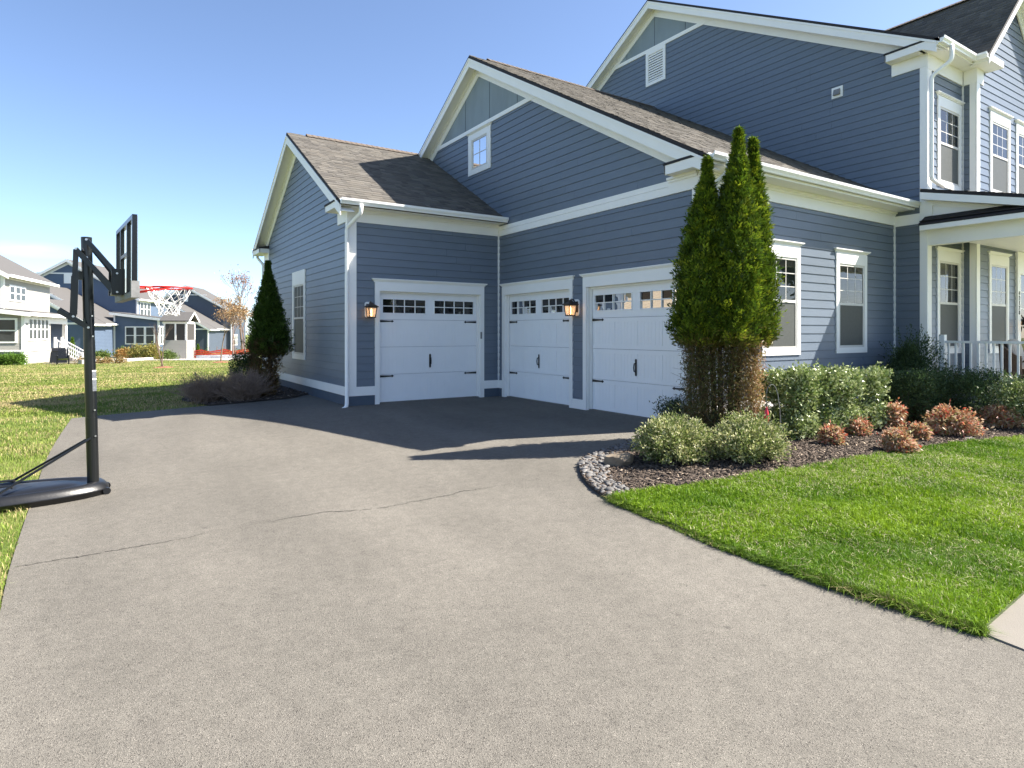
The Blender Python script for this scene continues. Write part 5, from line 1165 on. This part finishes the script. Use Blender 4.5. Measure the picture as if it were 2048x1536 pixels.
def fwin(H, fr, face, a0, a1, z0, z1, off, n=1, glass='farglass'):
    "n windows in a row in one white frame; face 'f' (d=off) or 'r' (l=off)"
    for i in range(n):
        w = (a1-a0)/n; b0, b1 = a0+w*i, a0+w*(i+1)
        mb = MB()
        if face == 'f': fr.box(mb, b0, b1, off-.05, off, z0, z1)
        else: fr.box(mb, off, off+.05, b0, b1, z0, z1)
        f = mb.build('window', M['white'], H); t = min(.13, w*.2); zm = (z0+z1)/2
        for c, d in ((z0+.12, zm-.04), (zm+.04, z1-.12)):
            pm = MB()
            if face == 'f': pm.quad(fr.pt(b0+t, off-.06, c), fr.pt(b1-t, off-.06, c), fr.pt(b1-t, off-.06, d), fr.pt(b0+t, off-.06, d))
            else: pm.quad(fr.pt(off+.06, b0+t, c), fr.pt(off+.06, b1-t, c), fr.pt(off+.06, b1-t, d), fr.pt(off+.06, b0+t, d))
            pm.build('pane', M[glass], f)
def gblock(H, fr, l0, l1, d0, d1, ze, za, m, oh=.4, z0=-.5, ridge_l=None):
    c = (l0+l1)/2 if ridge_l is None else ridge_l
    mb = MB(); fr.box(mb, l0, l1, d0, d1, z0, ze)
    n = len(mb.v); mb.v += [tuple(fr.pt(l0, d0, ze)), tuple(fr.pt(l1, d0, ze)), tuple(fr.pt(c, d0, za-.15)), tuple(fr.pt(l0, d1, ze)), tuple(fr.pt(l1, d1, ze)), tuple(fr.pt(c, d1, za-.15))]
    mb.f += [(n, n+1, n+2), (n+5, n+4, n+3), (n, n+2, n+5, n+3), (n+1, n+4, n+5, n+2)]; mb.build('wall', M[m], H)
    for e in (l0, l1):
        s = -1 if e < c else 1; sl = (za-ze)/abs(e-c); lo = e+s*oh; zl = ze-sl*oh
        mb = MB(); mb.hexa([fr.pt(lo, d0-oh, zl), fr.pt(c, d0-oh, za), fr.pt(c, d1+oh, za), fr.pt(lo, d1+oh, zl), fr.pt(lo, d0-oh, zl+.12), fr.pt(c, d0-oh, za+.12), fr.pt(c, d1+oh, za+.12), fr.pt(lo, d1+oh, zl+.12)]); mb.build('roof', M['froof'], H)
        mb = MB(); mb.hexa([fr.pt(lo, d0-oh-.03, zl-.22), fr.pt(c, d0-oh-.03, za-.22), fr.pt(c, d0-oh, za-.22), fr.pt(lo, d0-oh, zl-.22), fr.pt(lo, d0-oh-.03, zl+.09), fr.pt(c, d0-oh-.03, za+.09), fr.pt(c, d0-oh, za+.09), fr.pt(lo, d0-oh, zl+.09)])
        mb.hexa([fr.pt(e, d0-.03, ze-.35), fr.pt(c, d0-.03, za-.5), fr.pt(c, d0, za-.5), fr.pt(e, d0, ze-.35), fr.pt(e, d0-.03, ze-.02), fr.pt(c, d0-.03, za-.15), fr.pt(c, d0, za-.15), fr.pt(e, d0, ze-.02)]); mb.build('rake_board', M['white'], H)
        mb = MB(); fr.box(mb, min(lo, lo+s*.13), max(lo, lo+s*.13), d0-oh, d1+oh, zl-.08, zl+.1); mb.build('gutter', M['white'], H)
        mb = MB(); fr.box(mb, min(e, e+s*.03), max(e, e+s*.03), d0-.03, d0+.16, z0, ze); fr.box(mb, min(e, e-s*.16), max(e, e-s*.16), d0-.032, d0, z0, ze-.01); fr.box(mb, e-.04 if s < 0 else e, e if s < 0 else e+.04, d0+.16, d1, ze-.4, ze); mb.build('corner_board', M['white'], H)

def mirror_house(u, v, w, al, label, m, extras):
    fr = Fr(u, v, w, al); H = thing('house', label, 'house', tuple(fr.O), 'neighbouring houses')
    gblock(H, fr, -15.6, 0, 0, 9, 7.4, 11.9, m); gblock(H, fr, -14.7, -.9, -6.3, -.05, 4.3, 8.4, m); gblock(H, fr, -8.75, -.77, -10, -6.35, 4.2, 6.6, m, ridge_l=-4.76)
    for b_ in ((-11.3, -4.3, -.06, 0, 10.25, 10.4), (-8.25, -7.4, -.07, 0, 9.1, 10.25), (-10.6, -5.2, -6.37, -6.3, 6.5, 6.6), (-8.7, -.8, -10.05, -10, 4.0, 4.2)): mb = MB(); fr.box(mb, *b_); mb.build('trim_band', M['white'], H)
    fwin(H, fr, 'f', -10.1, -8.3, 5.35, 6.5, -6.3, 1); fwin(H, fr, 'r', .6, 3.6, 5.2, 7.0, 0, 3); fwin(H, fr, 'r', .6, 3.6, 1.2, 3.2, 0, 3)
    fwin(H, fr, 'f', -6.4, -5.2, .6, 2.9, -10, 1)
    return H, fr
H2, f2 = mirror_house(275, 716, 76, 25, 'blue house with grey gabled roofs behind the basketball pole', 'fblue', True)
# sunroom on house 2
mb = MB(); f2.box(mb, -.9, 4.0, -4, 0, -.5, 4.75); n = len(mb.v); mb.v += [tuple(f2.pt(*k)) for k in ((-.9, -4, 4.75), (4, -4, 4.75), (-.9, -4, 5.35), (-.9, 0, 4.75), (4, 0, 4.75), (-.9, 0, 5.35))]; mb.f += [(n, n+1, n+2), (n+5, n+4, n+3), (n, n+2, n+5, n+3), (n+1, n+4, n+5, n+2)]; mb.build('sunroom_wall', M['fblue'], H2)
mb = MB(); mb.hexa([f2.pt(-1.2, -4.4, 5.42), f2.pt(4.5, -4.4, 4.72), f2.pt(4.5, 0, 4.72), f2.pt(-1.2, 0, 5.42), f2.pt(-1.2, -4.4, 5.58), f2.pt(4.5, -4.4, 4.86), f2.pt(4.5, 0, 4.86), f2.pt(-1.2, 0, 5.58)]); mb.build('sunroom_roof', M['froof'], H2)
mb = MB(); mb.hexa([f2.pt(-1.2, -4.44, 5.2), f2.pt(4.5, -4.44, 4.5), f2.pt(4.5, -4.4, 4.5), f2.pt(-1.2, -4.4, 5.2), f2.pt(-1.2, -4.44, 5.5), f2.pt(4.5, -4.44, 4.8), f2.pt(4.5, -4.4, 4.8), f2.pt(-1.2, -4.4, 5.5)]); f2.box(mb, 4.5, 4.62, -4.4, 0, 4.55, 4.78); f2.box(mb, 3.85, 4.04, -4.04, -3.85, -.5, 4.6); f2.box(mb, -.9, -.72, -4.03, -3.9, -.5, 5.2); mb.build('sunroom_trim', M['white'], H2)
fwin(H2, f2, 'f', .35, 3.6, 1.75, 3.85, -4, 3); fwin(H2, f2, 'r', -3.7, -.3, 1.7, 3.9, 4.0, 5)
H3, f3 = mirror_house(463, 704, 112, 25, 'dark slate blue house beyond the screened porch', 'fnavy', True)

# white house with sunroom, steps and porch
fw = Fr(48, 728, 41, 12.5); HW_ = thing('house', 'cream white house with sunroom windows beside the far lawn', 'house', tuple(fw.O), 'neighbouring houses')
mb = MB(); fw.box(mb, -14, 0, 0, 5.2, -.4, 3.3); n = len(mb.v); mb.v += [tuple(fw.pt(*k)) for k in ((-9, 0, 3.3), (0, 0, 3.3), (-9, 0, 4.4), (-9, 5.2, 3.3), (0, 5.2, 3.3), (-9, 5.2, 4.4))]; mb.f += [(n, n+1, n+2), (n+5, n+4, n+3), (n, n+2, n+5, n+3), (n+1, n+4, n+5, n+2)]; mb.build('sunroom_wall', M['fwhite'], HW_)
mb = MB(); mb.hexa([fw.pt(-9, -.35, 4.5), fw.pt(.45, -.35, 3.38), fw.pt(.45, 9, 3.38), fw.pt(-9, 9, 4.5), fw.pt(-9, -.35, 4.62), fw.pt(.45, -.35, 3.5), fw.pt(.45, 9, 3.5), fw.pt(-9, 9, 4.62)]); mb.build('sunroom_roof', M['froof'], HW_)
mb = MB(); mb.hexa([fw.pt(-9, -.39, 4.27), fw.pt(.45, -.39, 3.15), fw.pt(.45, -.35, 3.15), fw.pt(-9, -.35, 4.27), fw.pt(-9, -.39, 4.55), fw.pt(.45, -.39, 3.43), fw.pt(.45, -.35, 3.43), fw.pt(-9, -.35, 4.55)]); fw.box(mb, .45, .58, -.35, 9, 3.2, 3.42); fw.box(mb, -.15, .03, -.03, .0, -.4, 3.2); fw.box(mb, 0, .03, 0, .17, -.4, 3.2); fw.box(mb, .0, .035, .17, 9, 2.75, 3.2); fw.box(mb, .0, .04, 8.6, 9.0, .9, 2.76); mb.build('sunroom_trim', M['white'], HW_)
mb = MB(); fw.box(mb, 0, .05, 0, 5.2, .82, .92); fw.box(mb, -14, .05, -.05, 0, .82, .92); mb.build('water_table', M['white'], HW_)
fwin(HW_, fw, 'r', .7, 4.6, 1.55, 3.1, 0, 5); fwin(HW_, fw, 'f', -1.5, -.35, 1.4, 3.05, 0, 1); fwin(HW_, fw, 'f', -2.75, -1.6, 1.4, 3.05, 0, 1)
gblock(HW_, fw, -14, -1.25, .4, 9.4, 6.1, 9.9, 'fwhite', oh=.42); fwin(HW_, fw, 'r', 1.3, 4.2, 4.25, 5.35, -1.25, 3)
mb = MB(); fw.box(mb, -6, 0, 5.2, 9, .6, .8); fw.box(mb, -.25, 0, 8.75, 9, -.4, 3.2); mb.build('porch_deck', M['white'], HW_)
mb = MB(); fw.box(mb, -6, -.3, 9.0, 9.1, .8, 3.2); mb.build('porch_wall', M['fblue'], HW_)
# back steps with white rails
sp_ = fw; st = thing('back_steps', 'white railed back steps descending from the cream house', 'steps', tuple(fw.pt(.5, 6.5, -.2)))
for i in range(6):
    mb = MB(); fw.box(mb, .05+.28*i, .36+.28*i, 5.6, 7.2, -.45, .72-.19*i); mb.build('step', M['concrete'], st)
for d in (5.6, 7.2):
    for k in range(2): l = .1 if k == 0 else 1.85; mb = MB(); fw.box(mb, l, l+.14, d-.07, d+.07, -.45, 1.75-(.0 if k == 0 else 1.15)); mb.build('newel_post', M['white'], st)
    mb = MB(); mb.bar(fw.pt(.17, d, 1.6), fw.pt(1.92, d, .45), .07, .07); mb.bar(fw.pt(.17, d, .95), fw.pt(1.92, d, -.2), .05, .05); mb.build('handrail', M['white'], st)
    for k in range(11): l = .3+.145*k; t = (l-.17)/1.75; mb = MB(); fw.box(mb, l, l+.035, d-.02, d+.02, .95-1.15*t, 1.6-1.15*t); mb.build('baluster', M['white'], st)
# grill, chair, patio kerbs, deck bench
def far(u, v, w): p = wpt(u, v, w); p.z = zg(p.x, p.y); return p
gp = far(117, 722, 43); gr = thing('grill', 'covered black grill below the white back steps', 'grill', tuple(gp))
mb = MB(); mb.hexa([gp+Vector(k) for k in ((-.5, -.3, 0), (.5, -.3, 0), (.5, .3, 0), (-.5, .3, 0), (-.42, -.25, .8), (.42, -.25, .8), (.42, .25, .8), (-.42, .25, .8))]); mb.build('cart', M['rubber'], gr)
mb = MB(); mb.tube([gp+Vector((-.4, 0, .82)), gp+Vector((.4, 0, .82))], .26, 14); mb.build('lid', M['rubber'], gr)
cp_ = far(126, 727, 40.5); pcx = thing('garden_chair', 'dark slatted garden chair on the patio edge', 'chair', tuple(cp_))
for k in range(5): mb = MB(); mb.bar(cp_+Vector((-.22+.11*k, .1, .3)), cp_+Vector((-.22+.11*k, .42, 1.0)), .09, .02); mb.build('back_slat', M['pole'], pcx)
mb = MB(); mb.bar(cp_+Vector((0, -.35, .42)), cp_+Vector((0, .2, .3)), .56, .03); mb.build('seat', M['pole'], pcx)
for sx_ in (-1, 1):
    mb = MB(); mb.box(cp_.x+sx_*.32-.06, cp_.y-.4, cp_.z+.58, cp_.x+sx_*.32+.06, cp_.y+.3, cp_.z+.61); mb.build('armrest', M['pole'], pcx)
    for yy in (-.35, .25): mb = MB(); mb.box(cp_.x+sx_*.31-.03, cp_.y+yy-.03, cp_.z, cp_.x+sx_*.31+.03, cp_.y+yy+.03, cp_.z+.58); mb.build('leg', M['pole'], pcx)
def kerb(a, b, h, w, label, m='concrete', name='low_wall', cat='wall'):
    mb = MB(); c = (a+b)/2; mb.bar(Vector((a.x, a.y, a.z+h/2-.1)), Vector((b.x, b.y, b.z+h/2-.1)), w, h+.2); return tag(mb.build(name, M[m]), label, cat)
kerb(far(160, 727, 41), far(247, 722, 44), .28, .35, 'long pale stone wall edging the patio by the grill', 'gravel'); kerb(far(247, 722, 45), far(300, 719, 50), .22, .5, 'short pale stone wall beside the yellow green hedge', 'gravel'); kerb(far(192, 717, 52), far(250, 713, 60), .2, .4, 'far pale kerb below the blue house', 'gravel')
# gravel pad beyond the lawn
gpoly = [tuple(far(u, v, w))[:2] for u, v, w in ((290, 722, 48), (470, 726, 46), (520, 722, 52), (520, 712, 66), (330, 712, 66))]
struct(sheet('gravel_pad', gpoly, .03, M['gravel'], step=4))
struct(sheet('patio', [tuple(far(u, v, w))[:2] for u, v, w in ((85, 728, 41.5), (160, 727, 42), (245, 720, 46), (240, 716, 54), (110, 720, 50))], .03, M['concrete'], step=4))
# screened porch
fs = Fr(373, 713, 66, 25); SP = thing('screened_porch', 'white screened porch with dark mesh and small gable', 'porch', tuple(fs.O))
mb = MB(); fs.box(mb, -2.3, 0, 0, 2.6, -.4, 1.75); mb.build('base_wall', M['fwhite'], SP)
for l, d in ((-2.3, 0), (-.16, 0), (-1.2, 0), (-.16, 2.44)): mb = MB(); fs.box(mb, l, l+.16, d, d+.16, 1.75, 3.6); mb.build('post', M['white'], SP)
M['screen'] = mat('dark_mesh', (.05, .045, .042), .8, .1, 12)
mb = MB(); fs.box(mb, -2.2, -.1, .06, .09, 1.75, 3.5); mb.build('screen', M['screen'], SP); mb = MB(); fs.box(mb, -.1, -.07, .16, 2.44, 1.75, 3.5); mb.build('screen', M['screen'], SP)
mb = MB(); fs.box(mb, -2.4, .02, -.02, 2.62, 3.5, 3.75); mb.build('beam', M['white'], SP)
for s in (0, 1):
    d0, d1 = (-.3, 1.3) if s == 0 else (2.9, 1.3); mb = MB(); mb.hexa([fs.pt(-2.6, d0, 3.72), fs.pt(.35, d0, 3.72), fs.pt(.35, d1, 4.7), fs.pt(-2.6, d1, 4.7), fs.pt(-2.6, d0, 3.84), fs.pt(.35, d0, 3.84), fs.pt(.35, d1, 4.82), fs.pt(-2.6, d1, 4.82)]); mb.build('roof', M['froof'], SP)
    mb = MB(); mb.hexa([fs.pt(.35, d0, 3.6), fs.pt(.39, d0, 3.6), fs.pt(.39, d1, 4.6), fs.pt(.35, d1, 4.6), fs.pt(.35, d0, 3.82), fs.pt(.39, d0, 3.82), fs.pt(.39, d1, 4.82), fs.pt(.35, d1, 4.82)]); mb.build('rake_board', M['white'], SP)
# orange safety fence
fe = thing('safety_fence', 'orange plastic safety fence along the far gravel', 'fence', tuple(far(450, 716, 62))); ml = mat('orange_mesh', (.72, .06, .025), .6, .1, 5)
fp = [far(u, 714, 62) for u in (388, 402, 418, 434, 450, 466, 482, 498, 514)]
for i, (a, b) in enumerate(zip(fp[:-1], fp[1:])):
    h0 = .85+.14*math.sin(i*2.1); h1 = .85+.14*math.sin(i*2.1+2.1); mb = MB(); n_ = 5
    for k in range(n_):
        t0 = k/n_; t1 = (k+.74)/n_; mb.hexa([a+Vector((0, 0, h0*t0)), b+Vector((0, 0, h1*t0)), b+Vector((0, .03, h1*t0)), a+Vector((0, .03, h0*t0)), a+Vector((0, 0, h0*t1)), b+Vector((0, 0, h1*t1)), b+Vector((0, .03, h1*t1)), a+Vector((0, .03, h0*t1))])
    mb.build('mesh_panel', ml, fe); mb = MB(); mb.tube([a+Vector((0, .05, -.1)), a+Vector((0, .05, 1.2))], .03, 6); mb.build('post', M['twig'], fe)
kerb(far(395, 720, 58), far(500, 719, 58), .3, .5, 'white stone kerb in front of the orange fence', 'white')
# far shrubs
def fshrub(u, v, w, wpx, hpx, pal, label, seed, n=1500, box=0, name='shrub', group='shrubs in the neighbouring gardens', zc=.9, amp=.2):
    p = far(u, v, w); s = w/FPX; return shrub(name, label, 'shrub', p, (wpx*s/2, wpx*s/2, hpx*s/2), n, .0042*w*.55, .0032*w*.55, pal, 'leaf', seed, group, box=box, stems=3, zc=zc, amp=amp)
YG = [(.10, .15, .03), (.07, .12, .025), (.15, .19, .05)]; OR = [(.40, .20, .06), (.30, .16, .05), (.22, .18, .06)]; YH = [(.22, .22, .05), (.15, .18, .04), (.28, .20, .06)]
fshrub(30, 727, 40, 33, 20, [(.08, .16, .02), (.11, .20, .03)], 'round clipped boxwood below the cream house window', 61, 3500, box=.3, amp=.06); fshrub(-4, 727, 40, 24, 18, [(.08, .16, .02), (.11, .20, .03)], 'round clipped boxwood mostly hidden at the sunroom wall', 62, 2500, box=.3, amp=.06)
fshrub(205, 709, 58, 28, 18, YG, 'rounded green shrub at the corner of the blue house', 63); fshrub(249, 701, 66, 26, 24, YG, 'taller green shrub against the blue house wall', 64); fshrub(250, 712, 56, 30, 20, OR, 'orange autumn shrub below the blue house', 65)
fshrub(278, 720, 52, 34, 26, YH, 'yellow green hedge shrub next to the orange one', 66, 2200); fshrub(303, 722, 51, 34, 28, YH, 'yellow green hedge shrub at the gravel edge', 67, 2200); fshrub(334, 718, 52, 34, 14, YG, 'low green shrub beside the screened porch', 68); fshrub(187, 711, 57, 16, 14, YG, 'small green shrub half hidden by the basketball pole', 69)
for i, u in enumerate((166, 198, 216, 240)): fshrub(u, 728-.1*i*5, 42, 18, 7, [(.30, .24, .10), (.36, .20, .10), (.2, .18, .06)], ['low tan grass tuft close to the garden chair', 'low tan grass tuft just past the basketball pole', 'reddish grass tuft midway along the patio wall', 'tan grass tuft at the far end of the patio wall'][i], 70+i, 500, name='grass_tuft', group='grass tufts along the patio wall')
fshrub(410, 702, 70, 14, 12, YG, 'round green shrub behind the orange fence', 75, 900); fshrub(470, 704, 66, 60, 12, YG+OR, 'long low mixed shrub behind the orange fence', 76, 1800)
for u, v, w, wpx, hpx, lb, sd in ((145, 700, 60, 12, 44, 'slim green conifer beside the cream house porch', 77), (396, 702, 72, 8, 26, 'slim green conifer beside the screened porch', 78)):
    p = far(u, v, w); s = w/FPX; rt = thing('conifer', lb, 'tree', tuple(p), 'slim garden conifers'); r = np.random.default_rng(sd); n = 1800; t = r.random(n); a = r.uniform(0, 6.28, n); R_ = wpx*s/2*np.clip(1-t**1.6, .05, 1)*r.uniform(.6, 1.05, n)
    P = np.stack([p.x+R_*np.cos(a), p.y+R_*np.sin(a), p.z+.1+t*hpx*s], 1); V, F = leafquads(P, unit(r.normal(0, .5, (n, 3))+np.array([0, 0, 1])), r.uniform(.12, .22, n), r.uniform(.05, .09, n), r); npmesh('crown', V, F, np.repeat(pick([(.10, .19, .02), (.14, .22, .03)], n, r), 4, 0), M['leaf'], rt); trunk(rt, (p.x, p.y, p.z-.1), (p.x, p.y, p.z+hpx*s*.6), .06, .02)
# bare and autumn trees
def tree(p, H, seed, label, leafpal=None, nl=0, mstem=1, spread=.5, name='bare_tree', depth=4, leaf=.12, r0=.05, m='twig'):
    r = random.Random(seed); root = thing(name, label, 'tree', tuple(p), 'garden trees beyond the lawn'); mb = MB(); tips = []
    def grow(a, d, L, rad, lev):
        b = a+d*L+Vector((r.gauss(0, .03), r.gauss(0, .03), 0))*L; mb.tube([a, b], [rad, rad*.68], 5 if lev < 2 else 3, cap=False); tips.append(b)
        if lev >= depth: return
        for i in range(r.choice((2, 3, 3))):
            s = b if i < 2 else a.lerp(b, r.uniform(.5, .9)); nd = (d+Vector((r.gauss(0, spread), r.gauss(0, spread), r.uniform(-.05, .35)))).normalized(); grow(s, nd, L*r.uniform(.62, .82), rad*.62, lev+1)
    tk = MB()
    for s in range(mstem):
        d = Vector((r.gauss(0, .12*mstem**.5), r.gauss(0, .12*mstem**.5), 1)).normalized(); b = Vector(p)+Vector((r.gauss(0, .05*(mstem > 1)), r.gauss(0, .05*(mstem > 1)), -.05)); e = b+d*H*.3; tk.tube([b, e], [r0, r0*.8], 7); grow(e, d, H*.24, r0*.75, 0)
    tk.build('trunk', M[m], root); mb.build('branch', M[m], root, fix=False)
    if nl:
        rr = np.random.default_rng(seed); T = np.array([tuple(t) for t in tips]); P = T[rr.integers(len(T), size=nl)]+rr.normal(0, .035*H, (nl, 3)); V, F = leafquads(P, unit(rr.normal(0, 1, (nl, 3))), leaf*rr.uniform(.7, 1.3, nl), leaf*.7*rr.uniform(.7, 1.3, nl), rr); npmesh('crown', V, F, np.repeat(pick(leafpal, nl, rr), 4, 0), M['leaf'], root)
    return root
tree(far(326, 738, 36), 3.0, 5, 'slender pale multi stemmed young tree in the lawn', mstem=4, r0=.03, depth=3, spread=.35); tree(far(441, 730, 43), 3.6, 6, 'vase shaped bare reddish tree with dark trunk by the gravel', r0=.05, depth=6, spread=.36, m='plum')
tree(far(471, 728, 45), 3.6, 7, 'thin bare young tree near the side bed', r0=.04, depth=5, spread=.4); AUT = [(.30, .18, .08), (.36, .23, .11), (.25, .15, .075), (.33, .26, .15)]
tree(far(466, 712, 60), 6.0, 8, 'orange leaved autumn tree behind the orange fence', AUT, 1500, name='autumn_tree', leaf=.15, r0=.09, depth=5, spread=.6); tree(far(492, 712, 58), 5.2, 9, 'tan leaved autumn tree near the conical arborvitae', AUT, 1300, name='autumn_tree', leaf=.15, r0=.09, depth=5, spread=.6)
tree(far(487, 712, 80), 11, 10, 'tall sparse tree with a few rust leaves above the far roofs', [(.40, .2, .12), (.3, .16, .1)], 420, name='autumn_tree', leaf=.2, r0=.15, depth=6, spread=.32)
for i, u in enumerate((326, 441)):
    q = far(u, 739-9*i, 36 if i == 0 else 43); mb = MB(); mb.lathe((q.x, q.y, q.z-.02), [(.6, 0), (.5, .06), (.2, .1), (.01, .11)], 16); tag(mb.build('mulch_ring', mat('red_mulch%d' % i, (.22, .09, .05), .95, .3, 20), smooth=True), ['red mulch ring round the multi stemmed young tree', 'red mulch ring round the dark trunked tree'][i], 'mulch')
# tan house added out of frame to the left for garage windows to mirror
ft_ = Fr(-700, 712, 30, -20); ft_.O = Vector((-13, 26, zg(-13, 26))); TH = thing('house', 'tan sided house added out of frame across the side lawn for reflections', 'house', tuple(ft_.O), 'neighbouring houses')
gblock(TH, ft_, -10, 0, 0, 14, 5.8, 9.4, 'ftan'); fwin(TH, ft_, 'r', 2, 3.2, 1, 2.8, 0, 1); fwin(TH, ft_, 'r', 8, 9.2, 1, 2.8, 0, 1)

# unseen house and trees added across the street to darken the window reflections
fo = Fr(0, 700, 30, 0); fo.O = Vector((14, -34, zg(14, -34))); fo.p = Vector((-1, 0, 0)); fo.q = Vector((0, -1, 0)); OH = thing('house', 'unseen tan gabled house added across the street for window reflections', 'house', tuple(fo.O), 'neighbouring houses')
gblock(OH, fo, -9, 9, 0, 10, 6.0, 10.0, 'ftan'); fwin(OH, fo, 'f', -6, -4.5, 1, 3, 0, 1); fwin(OH, fo, 'f', 2, 3.5, 1, 3, 0, 1)
for i, (x, y, h) in enumerate(((31, -27, 9), (40, -22, 10), (50, -27, 9), (26, -31, 8), (0, -30, 8.5), (62, -24, 10))):
    tree(Vector((x, y, zg(x, y))), h, 90+i, ['unseen leafy tree added by the driveway of the house opposite', 'tall unseen leafy tree added past the house opposite', 'unseen leafy tree added down the road', 'small unseen leafy tree added at the corner of the house opposite', 'unseen leafy tree added on the near side of the house opposite', 'last unseen leafy tree added down the road'][i], [(.06, .10, .03), (.10, .13, .04), (.16, .13, .05)], 2600, name='reflection_tree', leaf=.45, r0=.16, spread=.55)
